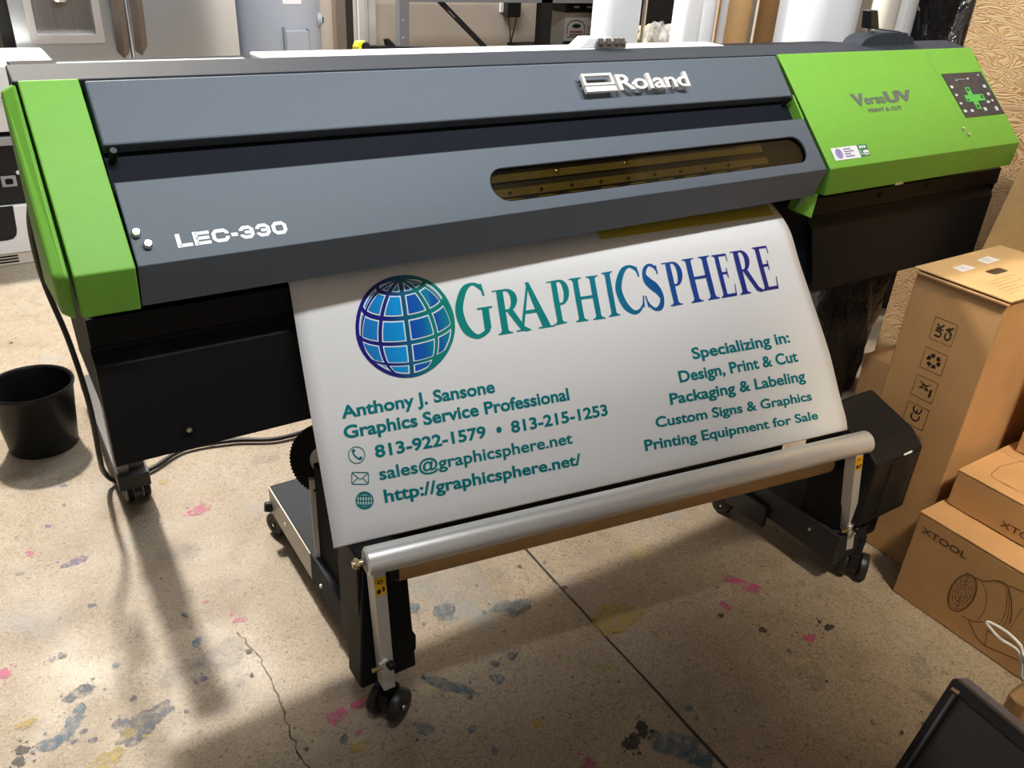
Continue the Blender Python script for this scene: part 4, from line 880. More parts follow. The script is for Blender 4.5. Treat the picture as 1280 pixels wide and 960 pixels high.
# ================================================================== CARTONS ON THE RIGHT
def faceX(x): return lambda a, b, d=0: Vector((x - d, a, b))           # a = y, b = z on a face that looks to -X
def faceXr(x, y0): return lambda a, b, d=0: Vector((x - d, y0 - a, b))  # text direction to the viewer's right
CT = thing('cardboard_carton', 'tall brown carton with certification symbols, standing beside the printer', 'box', (1.9, .85, 0))
bm = BM(); box(bm, (1.73, .753, .001), (2.07, .960, .712)); cbody = finish('carton_body', bm, CARD, CT, bevel=.003)
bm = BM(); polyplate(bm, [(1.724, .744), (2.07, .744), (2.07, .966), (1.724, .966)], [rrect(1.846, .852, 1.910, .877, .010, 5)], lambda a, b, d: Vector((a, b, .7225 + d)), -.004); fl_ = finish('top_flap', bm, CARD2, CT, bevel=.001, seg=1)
bm = BM(); box(bm, (1.732, .756, .712), (2.066, .958, .7184)); finish('gap_shade', bm, CARDIN, CT)  # dark slab painted as the shade in the slit under the flap
bm = BM(); box(bm, (1.72, .746, .7105), (1.7275, .962, .7150)); finish('flap_edge', bm, CARDTAPE, CT, bevel=.001)
for pts in ([(1.797, .922), (1.842, .923), (1.849, .898), (1.793, .895)], [(1.901, .926), (1.955, .931), (1.957, .903), (1.900, .900)]):
    bm = BM(); polyplate(bm, pts, [], lambda a, b, d: Vector((a, b, .7232 + d)), -.0005); lb = finish('paper_label', bm, PAPERW, fl_)
    bm = BM(); x0, y0 = pts[3][0] + .006, pts[3][1] + .006
    for k in range(3): stroke(bm, [(x0 + .004, y0 + .0015 + .0065 * k), (x0 + .034 - .007 * (k % 2), y0 + .0025 + .0065 * k)], .0012, lambda a, b, d=0: Vector((a, b, .7236)), 0)
    finish('label_print', bm, mat('blue_grey_ink', (.18, .22, .36), .6), lb)
bm = BM()
for k, (x0, x1) in enumerate(((1.80, 1.89), (1.775, 1.86), (1.775, 1.88), (1.765, 1.84), (1.765, 1.86), (1.76, 1.80))): stroke(bm, [(x0, .832 - k * .012), (x1, .833 - k * .012)], .0011, lambda a, b, d=0: Vector((a, b, .7232)), 0)
finish('flap_print', bm, LINEINK, fl_)
# certification symbols on the side
bm = BM(); FX = faceX(1.7294)
for z0, z1 in ((.579, .631), (.5065, .557), (.435, .487), (.3625, .4165), (.292, .3455)):
    stroke(bm, [(.888, z0), (.835, z0), (.835, z1), (.888, z1)], .0012, FX, 0, True)
rot = lambda cy, cz, sc: (lambda a, b, d=0: Vector((1.7294, cy + b * sc, cz + a * sc)))
text_box(bm, 'UK', rot(.864, .588, 1), 0, .034, 0, .0155, .03); text_box(bm, 'CA', rot(.842, .588, 1), 0, .034, 0, .0155, .03)
f_ = rot(.8615, .5318, .0155)
for k in range(3):
    for q in range(2):
        a = 2 * PI * (k + q * .45) / 3; stroke(bm, circ(0, 0, .82, n=8, a0=math.degrees(a), a1=math.degrees(a) + 42), .55, f_)
f_ = rot(.8615, .461, .016)
stroke(bm, [(-.1, .55), (.75, .45)], .11, f_); stroke(bm, [(.65, .45), (.55, -.35), (-.15 + .2, -.35), (-.05, .5)], .11, f_); stroke(bm, [(-.2, .9), (.95, -.75)], .10, f_); stroke(bm, [(-.2, -.75), (.95, .9)], .10, f_); flatfan(bm, [(-.95, -.85), (.3, -.85), (.3, -1.15), (-.95, -1.15)], f_)
stroke(bm, circ(.0, -.3, .14, n=10), .1, f_, 0, True)
f_ = rot(.8615, .3895, .016)
stroke(bm, circ(-.15, 0, .62, .62, 16, 60, 300), .2, f_); stroke(bm, circ(1.05, 0, .62, .62, 16, 60, 300), .2, f_); stroke(bm, [(.5, 0), (.95, 0)], .18, f_)
f_ = rot(.8615, .319, .016); stroke(bm, circ(0, -.2, .55, n=18), .16, f_, 0, True); stroke(bm, [(0, -.2), (0, .8)], .18, f_)
finish('carton_print', bm, INKBLK, cbody)
bm = BM(); polyplate(bm, [(.935, .655), (.915, .655), (.915, .70), (.935, .70)], [], lambda a, b, d: Vector((1.7296 - d, a, b)), -.0004); finish('tape_end', bm, CARDTAPE, cbody)
def carton(x0, x1, y0, y1, z0, z1, label, mtc=CARD, lip=.004):
    T = thing('cardboard_carton', label, 'box', ((x0 + x1) / 2, (y0 + y1) / 2, z0))
    bm = BM(); box(bm, (x0, y0, z0 + .0008), (x1, y1, z1 - .004)); b_ = finish('carton_body', bm, mtc, T, bevel=.003)
    xm = (x0 + x1) / 2
    for a, b in ((x0 - .0005, xm - .001), (xm + .001, x1 + .0005)):
        bm = BM(); box(bm, (a, y0 - .0005, z1 - .0036), (b, y1 + .0005, z1)); f = finish('top_flap', bm, mtc, T, bevel=.0012)
    bm = BM(); box(bm, (xm - .024, y0 - .001, z1), (xm + .024, y1 + .001, z1 + .0004)); finish('packing_tape', bm, CARDTAPE, T)
    return T, b_
T1, B1 = carton(1.63, 2.06, .245, .733, 0, .236, 'lower brown carton printed with a motor drawing, on the floor')
FXr = lambda x, y0: (lambda a, b, d=0: Vector((x - d, y0 - a, b)))
bm = BM(); text_box(bm, 'XTOOL', FXr(1.6294, .716), 0, .107, .1895, .2055, .012)
FY = lambda y, z, d=0: Vector((1.6294, y, z))
def ln(pts, w_=.0014, sm=5, cl=False): stroke(bm, [(p.x, p.y) for p in spline([(a, b, 0) for a, b in pts], sm)] if sm else pts, w_, FY, 0, cl)
# line drawing: fan-ended motor on a stand
def ell(cy, cz, ry, rz, rt=0, n=30): return [(cy + ry * math.cos(2 * PI * k / n) * math.cos(rt) - rz * math.sin(2 * PI * k / n) * math.sin(rt), cz + ry * math.cos(2 * PI * k / n) * math.sin(rt) + rz * math.sin(2 * PI * k / n) * math.cos(rt)) for k in range(n)]
for q, w2 in ((1, .0022), (.88, .001), (.68, .001), (.48, .001), (.28, .001)): stroke(bm, ell(.590, .108, .025 * q, .054 * q, .12), w2, FY, 0, True)
stroke(bm, [(.590, .155), (.590, .06)], .001, FY)
for k in range(12):
    a = 2 * PI * k / 12; stroke(bm, [(.590 + .008 * math.cos(a), .108 + .016 * math.sin(a)), (.590 + .022 * math.cos(a + .4), .108 + .047 * math.sin(a + .4))], .0008, FY)
ln([(.600, .160), (.560, .166), (.541, .183), (.520, .190), (.502, .170), (.488, .135), (.483, .110)], .0018); ln([(.573, .055), (.548, .060), (.530, .075)], .0018)
ln([(.562, .163), (.545, .140), (.536, .105), (.541, .070)], .001); ln([(.520, .188), (.505, .155), (.498, .115), (.504, .080)], .001); ln([(.513, .185), (.498, .15), (.491, .11), (.498, .078)], .001)
ln([(.557, .055), (.530, .030), (.508, .023)], .0018); ln([(.508, .023), (.438, .043), (.40, .060)], .0018, 0); ln([(.508, .023), (.515, .060), (.519, .080), (.483, .095)], .0012, 0); ln([(.515, .060), (.44, .082), (.40, .095)], .0012, 0); ln([(.475, .16), (.478, .10), (.43, .12), (.425, .175), (.475, .16)], .001, 0)
ln([(.541, .183), (.45, .205), (.36, .215)], .0016, 5); ln([(.36, .215), (.33, .15), (.34, .07), (.40, .055)], .0016, 5)
finish('carton_print', bm, LINEINK, B1)
T2, B2 = carton(1.71, 2.08, .285, .722, .237, .330, 'flat brown carton stacked on the lower printed carton')
bm = BM(); text_box(bm, 'XTOOL', FXr(1.7094, .602), 0, .107, .2565, .2725, .012); finish('carton_print', bm, LINEINK, B2)
bm = BM(); FT = lambda a, b, d=0: Vector((a, b, .3310)); stroke(bm, [(1.746, .664), (1.758, .674), (1.806, .681), (1.875, .668), (1.89, .60), (1.84, .585), (1.748, .595)], .0016, FT, 0, True); stroke(bm, [(1.90, .66), (1.98, .66), (1.99, .58), (1.905, .59)], .0016, FT, 0, True)
finish('lid_drawing', bm, LINEINK, B2)
carton(1.902, 2.20, .33, .700, .3315, .60, 'brown carton on top of the flat carton at the right edge')
# leaning plywood sheet with a knot hole
bm = BM(); lean = .266
def LP(y, z, t): return Vector((2.152 + z * lean + t, y, z))
loft(bm, [LP(1.125, .002, 0), LP(.35, .002, 0), LP(.35, .002, .016), LP(1.125, .002, .016)], [LP(1.125, 1.52, 0), LP(.35, 1.52, 0), LP(.35, 1.52, .016), LP(1.125, 1.52, .016)])
pls = finish('plywood_sheet', bm, card_mat('pale_plywood', (.60, .37, .15), .14), None, bevel=.001); tag(pls, 'pale plywood sheet leaning behind the tall carton', 'board')
bm = BM(); flatfan(bm, [(.995 + .007 * math.cos(k / 10 * 2 * PI) * (1 + .2 * math.sin(k * 3)), .69 + .009 * math.sin(k / 10 * 2 * PI)) for k in range(10)], lambda a, b, d=0: LP(a, b, -.0008)); finish('knot_hole', bm, CARDIN, pls)
bm = BM(); box(bm, (2.64, .1, .001), (2.70, 1.535, 2.1)); tag(finish('strand_board', bm, OSB, None, bevel=.001), 'upright sheet of textured strand board right of the printer', 'board')

# ================================================================== MONITOR AND BITS IN FRONT
MT = thing('computer_monitor', 'black flat-screen monitor tilted back in the bottom right corner', 'monitor', (1.2, .12, 0))
c0 = Vector((1.114, .369, .350)); t_ = Vector((-.095, -.995, 0)).normalized(); dn = Vector((-.335, .032, -1)); dn = (dn - t_ * dn.dot(t_)).normalized(); nn = t_.cross(dn).normalized()
if nn.x > 0: nn = -nn
MW, MH = .50, .335
MP = lambda a, b, d=0: c0 + t_ * a + dn * b + nn * d
bm = BM(); polyplate(bm, rrect(0, 0, MW, MH, .006, 3), [rrect(.019, .019, MW - .019, MH - .024, .001, 1)], MP, -.010); finish('bezel', bm, BLACKP, MT, bevel=.0015)
bm = BM(); polyplate(bm, rrect(.001, .001, MW - .001, MH - .001, .006, 3), [], lambda a, b, d: MP(a, b, -.0102 + d), -.026); bk = finish('back_shell', bm, mat('blue_grey_plastic', (.050, .060, .085), .35), MT, bevel=.003)
bm = BM(); polyplate(bm, [(.0185, .0185), (MW - .0185, .0185), (MW - .0185, MH - .0235), (.0185, MH - .0235)], [], lambda a, b, d: MP(a, b, -.004 + d), -.004); finish('screen', bm, mat('screen_glass', (.018, .019, .018), .30), MT)
bm = BM(); stroke(bm, [(.0135, .022), (.0135, MH - .03)], .004, lambda a, b, d=0: MP(a, b, .0004)); finish('bezel_strip', bm, mat('grey_strip', (.07, .07, .075), .3), MT)
bm = BM(); flatfan(bm, [(.006, .014), (.019, .012), (.019, .018), (.006, .019)], lambda a, b, d=0: MP(a, b, .0006)); finish('brand_plate', bm, mat('copper_badge', (.45, .30, .22), .3, .8), MT)
for a in (.055, .11, .16):
    bm = BM(); lathe(bm, [(0, .0006), (.0016, .0005), (.0018, 0), (0, 0)], MP(a, -.0002, -.016), -dn, 8); finish('case_screw', bm, BOLT, bk)
bm = BM(); loft(bm, [MP(.21, .12, -.036), MP(.29, .12, -.036), MP(.29, .20, -.036), MP(.21, .20, -.036)], [Vector((1.235, .17, .02)), Vector((1.235, .09, .02)), Vector((1.195, .09, .02)), Vector((1.195, .17, .02))]); finish('stand_neck', bm, BLACKP, MT, bevel=.003)
bm = BM(); polyplate(bm, [(1.09, .01), (1.29, .01), (1.29, .25), (1.09, .25)], [], lambda a, b, d: Vector((a, b, .022 + d)), -.021); finish('stand_base', bm, BLACKP, MT, bevel=.005)
# folded cardboard strip and a looped white cord in front of the cartons
bm = BM(); tube(bm, [(1.405, .352, .001), (1.404, .350, .150), (1.432, .343, .185)], [.022, .021, .016], 8, cap=True)
tag(finish('cardboard_roll', bm, CARD, None, bevel=.002), 'small folded cardboard roll at the right edge behind the monitor', 'cardboard')
bm = BM()
crd = spline([(1.416, .349, .178), (1.40, .362, .195), (1.395, .372, .225), (1.392, .385, .247), (1.388, .415, .250), (1.385, .440, .262), (1.387, .442, .268), (1.392, .415, .268), (1.395, .385, .258), (1.392, .372, .246), (1.388, .355, .252), (1.383, .345, .270), (1.384, .335, .285), (1.40, .330, .280)], 6)
tube(bm, crd, .0028, 8)
tag(finish('tie_string', bm, mat('tie_string', (.82, .80, .76), .5), None, True), 'looped white cord tied above the small cardboard roll', 'cord')

# ================================================================== BACKGROUND, LEFT TO RIGHT
# white machine behind the left end
WM = thing('white_cabinet_printer', 'white machine with a black lower body behind the left end of the printer', 'printer', (-.4, 4.05, 0))
bm = BM(); box(bm, (-1.3, 3.83, .665), (.385, 4.32, .782)); finish('top_lid', bm, WHITEP, WM, bevel=.006)
bm = BM(); box(bm, (-1.3, 3.838, .537), (.36, 4.32, .664)); finish('front_panel', bm, mat('warm_white_panel', (.68, .66, .66), .45), WM, bevel=.003)
bm = BM(); box(bm, (-1.3, 3.86, .517), (.35, 4.30, .537)); finish('shadow_gap', bm, DARK, WM)
bm = BM(); box(bm, (-1.3, 3.835, .485), (.35, 4.30, .517)); finish('trim_strip', bm, GREYP, WM, bevel=.002)
bm = BM(); box(bm, (-1.3, 3.85, .248), (.33, 4.30, .485)); wb = finish('lower_body', bm, BLACKP, WM, bevel=.004)
bm = BM(); box(bm, (-1.3, 3.83, .052), (.212, 4.30, .248)); wl = finish('base_cabinet', bm, WHITEP, WM, bevel=.004)
bm = BM(); polyplate(bm, [(-.4, .249)] + [(-.4, .11)] + [(.075, .11), (.098, .114), (.112, .128), (.118, .150)] + [(.124, .249)], [], lambda a, b, d: Vector((a, 3.829 - d, b)), -.004); finish('cable_recess', bm, BLACKP, wl)
bm = BM(); box(bm, (-1.3, 3.84, .001), (.205, 4.30, .052)); wv = finish('plinth', bm, CREAM, WM, bevel=.003)
for k in range(3):
    bm = BM(); box(bm, (-.3, 3.838, .012 + k * .012), (.10, 3.8405, .018 + k * .012)); finish('vent_slot', bm, DARK, wv)
bm = BM(); polyplate(bm, [(.105, .322), (.158, .322), (.158, .365), (.105, .365)], [], lambda a, b, d: Vector((a, 3.8498 - d, b)), .004); sk_ = finish('power_socket', bm, GREYP, wb, bevel=.001)
bm = BM(); polyplate(bm, rrect(.118, .332, .146, .354, .006, 3), [], lambda a, b, d: Vector((a, 3.8455 - d, b)), .001); finish('socket_opening', bm, DARK, sk_)
bm = BM(); lathe(bm, [(0, .006), (.007, .006), (.008, 0), (0, 0)], (.170, 3.8498, .375), (0, -1, 0), 14); finish('white_button', bm, WHITEP, wb)
bm = BM(); box(bm, (.195, 3.843, .345), (.225, 3.851, .435)); finish('grey_bracket', bm, GREYP, wb, bevel=.002)
bm = BM(); flatfan(bm, [(.268, 3.868), (.318, 3.868), (.293, 3.92)], lambda a, b, d=0: Vector((a, b, .7826))); finish('warning_triangle', bm, YELLOW, WM)
# stainless fridge
FR = thing('refrigerator', 'stainless steel french-door refrigerator with water dispenser against the back wall', 'refrigerator', (.78, 4.7, 0))
bm = BM(); box(bm, (.255, 4.46, .004), (1.255, 4.985, 1.74)); finish('fridge_body', bm, BLACKP, FR, bevel=.004)
def door(x0, x1, holes):
    bm = BM(); polyplate(bm, rrect(x0, .62, x1, 1.735, .008, 3), holes, lambda a, b, d: Vector((a, 4.40 + d, b)), .055); return finish('fridge_door', bm, STAIN, FR, bevel=.006)
dl = door(.300, .752, [rrect(.388, .822, .626, 1.14, .006, 2)]); bm = BM(); n_ = 14; fr_ = [(.776 + .486 * k / n_, 4.40 - .022 * (1 - (2 * k / n_ - 1) ** 2)) for k in range(n_ + 1)]
loft(bm, [(x, y, .62) for x, y in fr_] + [(1.262, 4.455, .62), (.776, 4.455, .62)], [(x, y, 1.735) for x, y in fr_] + [(1.262, 4.455, 1.735), (.776, 4.455, 1.735)]); dr = finish('fridge_door', bm, STAIN, FR, True, angle=30)
bm = BM(); polyplate(bm, rrect(.358, .786, .657, 1.18, .012, 4), [rrect(.388, .822, .626, 1.14, .006, 2)], lambda a, b, d: Vector((a, 4.399 - d, b)), .004); dp = finish('dispenser_frame', bm, mat('satin_frame', (.60, .57, .55), .35, .6), dl, bevel=.0015)
bm = BM(); box(bm, (.385, 4.452, .818), (.629, 4.457, 1.145)); box(bm, (.385, 4.402, .815), (.629, 4.455, .8215)); finish('dispenser_niche', bm, mat('brushed_niche', (.36, .33, .31), .3, .9, .1, 6, stretch=(20, 1, 1)), dl)
bm = BM(); lathe(bm, [(0, 0), (.030, 0), (.034, .012), (.030, .03), (0, .03)], (.505, 4.42, .955), (0, 0, 1), 24); finish('dispenser_spout', bm, CHROME, dl, True)
for xa in (.7525, .7685):
    bm = BM(); box(bm, (xa, 4.41, .62), (xa + .006, 4.455, 1.735)); finish('door_edge', bm, WHITEP, FR)
HND = mat('dark_satin_handle', (.16, .135, .12), .35, .6)
for xa, xb, dd in ((.728, .752, dl), (.778, .802, dr)):
    bm = BM(); hp = [((xa + xb) / 2 + (.016 if dd is dr else -.012), 4.345 + .055 * abs(2 * k / 12 - 1) ** 4, .715 + .9 * k / 12) for k in range(13)]
    for (a, b) in zip(hp, hp[1:]):
        loft(bm, [(a[0] - .027, a[1] + .012, a[2]), (a[0], a[1], a[2]), (a[0] + .027, a[1] + .012, a[2]), (a[0], a[1] + .02, a[2])], [(b[0] - .027, b[1] + .012, b[2]), (b[0], b[1], b[2]), (b[0] + .027, b[1] + .012, b[2]), (b[0], b[1] + .02, b[2])], 0, a is hp[0], b is hp[-1])
    finish('door_handle', bm, HND, dd, True, angle=40)
bm = BM(); box(bm, (.30, 4.405, .10), (1.26, 4.455, .60)); fz = finish('freezer_drawer', bm, STAIN, FR, bevel=.006)
# water heater
WHt = thing('water_heater', 'blue grey water heater tank with a white sticker beside the refrigerator', 'water heater', (1.50, 4.62, 0))
bm = BM(); lathe(bm, [(0, .002), (.225, .002), (.232, .01), (.238, .05), (.238, 1.30), (.225, 1.36), (.12, 1.40), (0, 1.40)], (1.51, 4.60, 0), (0, 0, 1), 64); wt = finish('tank', bm, HEATER, WHt, True, angle=40)
bm = BM(); box(bm, (1.482, 4.342, .48), (1.600, 4.40, .835)); finish('access_panel', bm, HEATER, wt, bevel=.005)
bm = BM(); box(bm, (1.474, 4.346, .48), (1.482, 4.375, .85)); box(bm, (1.600, 4.346, .48), (1.606, 4.375, .842)); finish('panel_trim', bm, mat('panel_trim_grey', (.26, .28, .32), .4), wt)
bm = BM(); n = 12; vs = []
for z in (.955, 1.10): vs.append([bm.verts.new((1.51 + .2388 * math.sin(a), 4.60 - .2388 * math.cos(a), z)) for a in [(-.11 + .42 * k / n) for k in range(n + 1)]])
for k in range(n): bm.faces.new((vs[0][k], vs[0][k + 1], vs[1][k + 1], vs[1][k]))
finish('rating_sticker', bm, PAPERW, wt)
bm = BM(); lathe(bm, [(0, .022), (.018, .022), (.020, .018), (.034, .006), (.036, 0), (0, 0)], (1.51 + .238 * math.sin(.95), 4.60 - .238 * math.cos(.95), .872), (math.sin(.95), -math.cos(.95), 0), 24); kn_ = finish('thermostat_knob', bm, HEATER, wt, True)
bm = BM(); box(bm, (1.712, 4.437, .862), (1.719, 4.449, .888)); finish('knob_pointer', bm, DARK, kn_)
# door frame and door on the back wall
bm = BM(); box(bm, (1.99, 4.94, 0), (2.05, 4.998, 2.1)); tag(finish('trim_2', bm, mat('brown_trim', (.17, .13, .10), .5)), None, None, None, 'structure')
bm = BM(); box(bm, (2.052, 4.95, 0), (2.10, 4.998, 2.1)); tag(finish('trim_3', bm, mat('black_seal', (.015, .014, .014), .5)), None, None, None, 'structure')
bm = BM()
for x0, x1, y in ((2.102, 2.125, 4.955), (2.125, 2.165, 4.925), (2.165, 2.19, 4.94), (2.19, 2.236, 4.93)): box(bm, (x0, y, 0), (x1, 4.998, 2.1))
tag(finish('trim_4', bm, CASING, bevel=.002), None, None, None, 'structure')
bm = BM(); box(bm, (2.2365, 4.97, 0), (2.248, 4.998, 2.1)); tag(finish('trim_5', bm, mat('dark_seam', (.05, .04, .035), .6)), None, None, None, 'structure')
# grey storage rack
RK = thing('storage_rack', 'grey steel storage rack frame with a diagonal brace along the back wall', 'rack', (2.6, 4.4, 0))
def post(x0, x1, y0, m_=RACK):
    bm = BM(); loft(bm, [(x0, y0, .001), (x1, y0, .001), (x1, y0 + .012, .001), (x0 + .012, y0 + .012, .001), (x0 + .012, y0 + .05, .001), (x0, y0 + .05, .001)], [(x0, y0, 1.9), (x1, y0, 1.9), (x1, y0 + .012, 1.9), (x0 + .012, y0 + .012, 1.9), (x0 + .012, y0 + .05, 1.9), (x0, y0 + .05, 1.9)]); return finish('rack_post', bm, m_, RK, bevel=.0015)
p1 = post(2.085, 2.142, 4.30); p2 = post(2.985, 3.065, 4.30, BLACK); post(3.80, 3.86, 4.30, BLACK)
bm = BM(); box(bm, (2.142, 4.30, .974), (3.80, 4.33, 1.04)); finish('rack_beam', bm, RACK, RK, bevel=.002)
bm = BM(); box(bm, (2.142, 4.33, .990), (3.80, 4.78, 1.000)); finish('rack_shelf', bm, RACK, RK)
bm = BM(); box(bm, (2.30, 4.30, .36), (3.80, 4.33, .42)); finish('rack_beam', bm, RACK, RK, bevel=.002)
bm = BM(); box(bm, (3.07, 4.33, .690), (3.80, 4.78, .705)); finish('rack_shelf', bm, BLACK, RK)
bm = BM(); loft(bm, [(2.300, 4.31, .985), (2.345, 4.31, .985), (2.345, 4.32, .985), (2.300, 4.32, .985)], [(2.80, 4.31, .58), (2.845, 4.31, .58), (2.845, 4.32, .58), (2.80, 4.32, .58)]); bc = finish('diagonal_brace', bm, BLACK, RK)
bm = BM(); loft(bm, [(2.375, 4.3085, .935), (2.385, 4.3085, .93), (2.385, 4.3095, .93), (2.375, 4.3095, .935)], [(2.418, 4.3085, .90), (2.428, 4.3085, .895), (2.428, 4.3095, .895), (2.418, 4.3095, .90)]); finish('brace_sticker', bm, GREYP, bc)
for z in (.885, .80): 
    bm = BM(); lathe(bm, [(0, .003), (.005, .002), (.006, 0), (0, 0)], (2.105, 4.30, z), (0, -1, 0), 10); finish('rack_bolt', bm, BOLT, p1)
bm = BM(); loft(bm, [(3.42, 4.30, .985), (3.46, 4.30, .985), (3.46, 4.31, .985), (3.42, 4.31, .985)], [(3.38, 4.30, .50), (3.42, 4.30, .50), (3.42, 4.31, .50), (3.38, 4.31, .50)]); finish('diagonal_brace', bm, BLACK, RK)
# power adapter on the wall with two leads
AD = thing('power_adapter', 'black power adapter plugged into the beige back wall', 'adapter', (3.19, 4.99, .9))
bm = BM(); box(bm, (3.16, 4.93, .835), (3.265, 4.985, .935)); finish('adapter_body', bm, BLACKP, AD, bevel=.006)
bm = BM(); box(bm, (3.14, 4.985, .86), (3.24, 4.9985, .97)); finish('wall_plate', bm, WHITEP, AD, bevel=.002)
for x in (3.18, 3.245):
    bm = BM(); tube(bm, spline([(x, 4.95, .835), (x + (.02 if x < 3.2 else -.012), 4.955, .76), (3.212 + (x - 3.2) * .15, 4.96, .68), (3.21 + (x - 3.2) * .1, 4.965, .45)], 6), .0045, 8); finish('lead', bm, CABLE, AD, True)
# boxes on the rack shelf
SB = thing('product_box', 'white and black printed carton on the rack shelf behind the black brace', 'box', (3.48, 4.65, .705))
bm = BM(); box(bm, (3.31, 4.50, .7055), (3.70, 4.77, .905)); sb_ = finish('box_body', bm, mat('dim_white_card', (.46, .43, .40), .6), SB, bevel=.003)
bm = BM(); q = lambda a, b, d=0: Vector((a, 4.4992, b))
stroke(bm, [(3.33, .78), (3.33, .83), (3.355, .855), (3.40, .862), (3.445, .85), (3.465, .825), (3.465, .765), (3.33, .765)], .006, q, 0)
flatfan(bm, circ(3.40, .828, .035, .013, 16), q, 0); stroke(bm, [(3.35, .795), (3.45, .793)], .012, q, 1); stroke(bm, [(3.35, .778), (3.45, .776)], .007, q, 0)
stroke(bm, [(3.49, .775), (3.49, .822), (3.60, .818), (3.60, .772)], .005, q, 0, True); stroke(bm, [(3.525, .82), (3.525, .774)], .004, q); stroke(bm, [(3.56, .82), (3.56, .774)], .004, q); stroke(bm, [(3.50, .865), (3.56, .863)], .008, q, 2)
finish('box_print', bm, [INKBLK, mat('dull_red_ink', (.25, .05, .05), .5), mat('grey_print', (.25, .24, .23), .5)], sb_)
bm = BM(); box(bm, (3.305, 4.495, .7055), (3.705, 4.4995, .742)); finish('box_band', bm, INKBLK, sb_)
CRT = thing('black_crate', 'black plastic crate lid lying on the printed carton on the rack', 'crate', (3.48, 4.65, .906))
bm = BM(); box(bm, (3.30, 4.49, .9062), (3.72, 4.77, .972)); cr_ = finish('crate_body', bm, BLACKP, CRT, bevel=.006)
for x0, x1 in ((3.36, 3.40), (3.46, 3.50)):
    bm = BM(); box(bm, (x0, 4.486, .932), (x1, 4.4905, .944)); finish('crate_label', bm, GREYP, cr_)
# wire shelf with bagged goods right of the rack
WS = thing('wire_shelf', 'black wire shelf with bagged goods between the two white rolls', 'shelf', (3.95, 4.2, 0))
bm = BM(); tube(bm, [(3.42, 4.23, .001), (3.42, 4.23, 1.8)], .012, 10); tube(bm, [(3.42, 3.9, .001), (3.42, 3.9, 1.8)], .012, 10); tube(bm, [(4.25, 3.9, .001), (4.25, 3.9, 1.8)], .012, 10); finish('shelf_post', bm, CHROME, WS, True)
for z in (.70, .40):
    bm = BM()
    for y in (3.9, 4.23): tube(bm, [(3.42, y, z), (4.25, y, z)], .006, 8)
    for k in range(22): tube(bm, [(3.44 + .0375 * k, 3.9, z), (3.44 + .0375 * k, 4.23, z)], .003, 6)
    for k in range(16): tube(bm, [(3.42 + .052 * k, 3.9, z), (3.446 + .052 * k, 3.9, z - .03), (3.472 + .052 * k, 3.9, z)], .0025, 6)
    tube(bm, [(3.42, 3.9, z - .033), (4.25, 3.9, z - .033)], .004, 6); finish('wire_tray', bm, mat('black_wire', (.02, .02, .02), .4) if z > .5 else bpy.data.materials['black_wire'], WS, True)
bm = BM(); box(bm, (3.42, 4.235, .10), (4.25, 4.245, 1.8)); finish('back_sheet', bm, BLACK, WS)
def blob(name, c, r, mt_, label, cat, amp=.25, sc=(1, 1, 1), seed=1):
    rnd = random.Random(seed); bm = BM(); bmesh.ops.create_icosphere(bm, subdivisions=4, radius=1)
    ph = [[rnd.uniform(0, 6.28) for _ in range(3)] for _ in range(6)]; fr = [[rnd.uniform(2, 8) for _ in range(3)] for _ in range(6)]
    for v in bm.verts:
        p = v.co.copy(); d = 0
        for P_, F_ in zip(ph, fr): d += math.sin(p.x * F_[0] + P_[0]) * math.sin(p.y * F_[1] + P_[1]) * math.sin(p.z * F_[2] + P_[2])
        k = 1 + amp * d / 2; z = p.z * k * r * sc[2]
        v.co = Vector((c[0] + p.x * k * r * sc[0], c[1] + p.y * k * r * sc[1], max(c[2] + z, c[2] - r * sc[2] * .85)))
    return tag(finish(name, bm, mt_, None, True, angle=180), label, cat)
blob('plastic_bag', (3.62, 3.99, .80), .10, CLEARBAG, 'crumpled clear plastic bag on the wire shelf', 'bag', .35, (.75, .7, 1.0), 3)
blob('red_packet', (3.80, 4.00, .765), .055, mat('dull_red_film', (.30, .05, .06), .35), 'red packet beside the clear bag on the wire shelf', 'packet', .25, (1.2, .7, .9), 5)
bm = BM(); lathe(bm, [(0, 0), (.045, 0), (.055, .03), (.06, .13), (.05, .16), (0, .17)], (3.86, 4.15, .7065), (0, 0, 1), 24); bm2 = finish('white_tub', bm, WHITEP, None, True); tag(bm2, 'white plastic tub at the back of the wire shelf', 'tub')
blob('foam_wrap', (3.69, 4.16, .80), .07, mat('pale_yellow_foam', (.62, .56, .34), .6), 'pale yellow foam wrap behind the clear bag', 'wrap', .3, (1, .8, 1.0), 8)
blob('black_bundle', (3.48, 4.12, .79), .08, BLKFILM, 'black plastic bundle at the left of the wire shelf', 'bundle', .3, (.5, .9, 1.0), 9)
# standing media rolls
def roll(name, x, y, r, mt_, label, cat='roll', h=1.5, group='media rolls standing behind the printer', lean=0.0, core=.55, film=None):
    bm = BM(); ax = Vector((lean, 0, 1)).normalized()
    lathe(bm, [(r * core, .002), (r - .003, .002), (r, .006), (r, h - .004), (r - .003, h), (r * core, h), (r * core, .002)], (x, y, .001 + abs(lean) * r), ax, 40)
    return tag(finish(name, bm, mt_, None, True, angle=40), label, cat, group)
WHITER = mat('white_media', (.84, .84, .84), .42); WHITEC = mat('cool_white_media', (.74, .76, .80), .4); GREYR = mat('olive_grey_media', (.36, .33, .26), .5)
roll('media_roll', 2.143, 2.60, .0885, WHITEC, 'single white media roll standing left of the wire shelf')
roll('media_roll', 2.500, 2.60, .056, WHITER, 'plain white media roll just right of the wire shelf')
roll('media_roll', 2.620, 2.64, .053, WHITER, 'slim white media roll beside the first kraft roll')
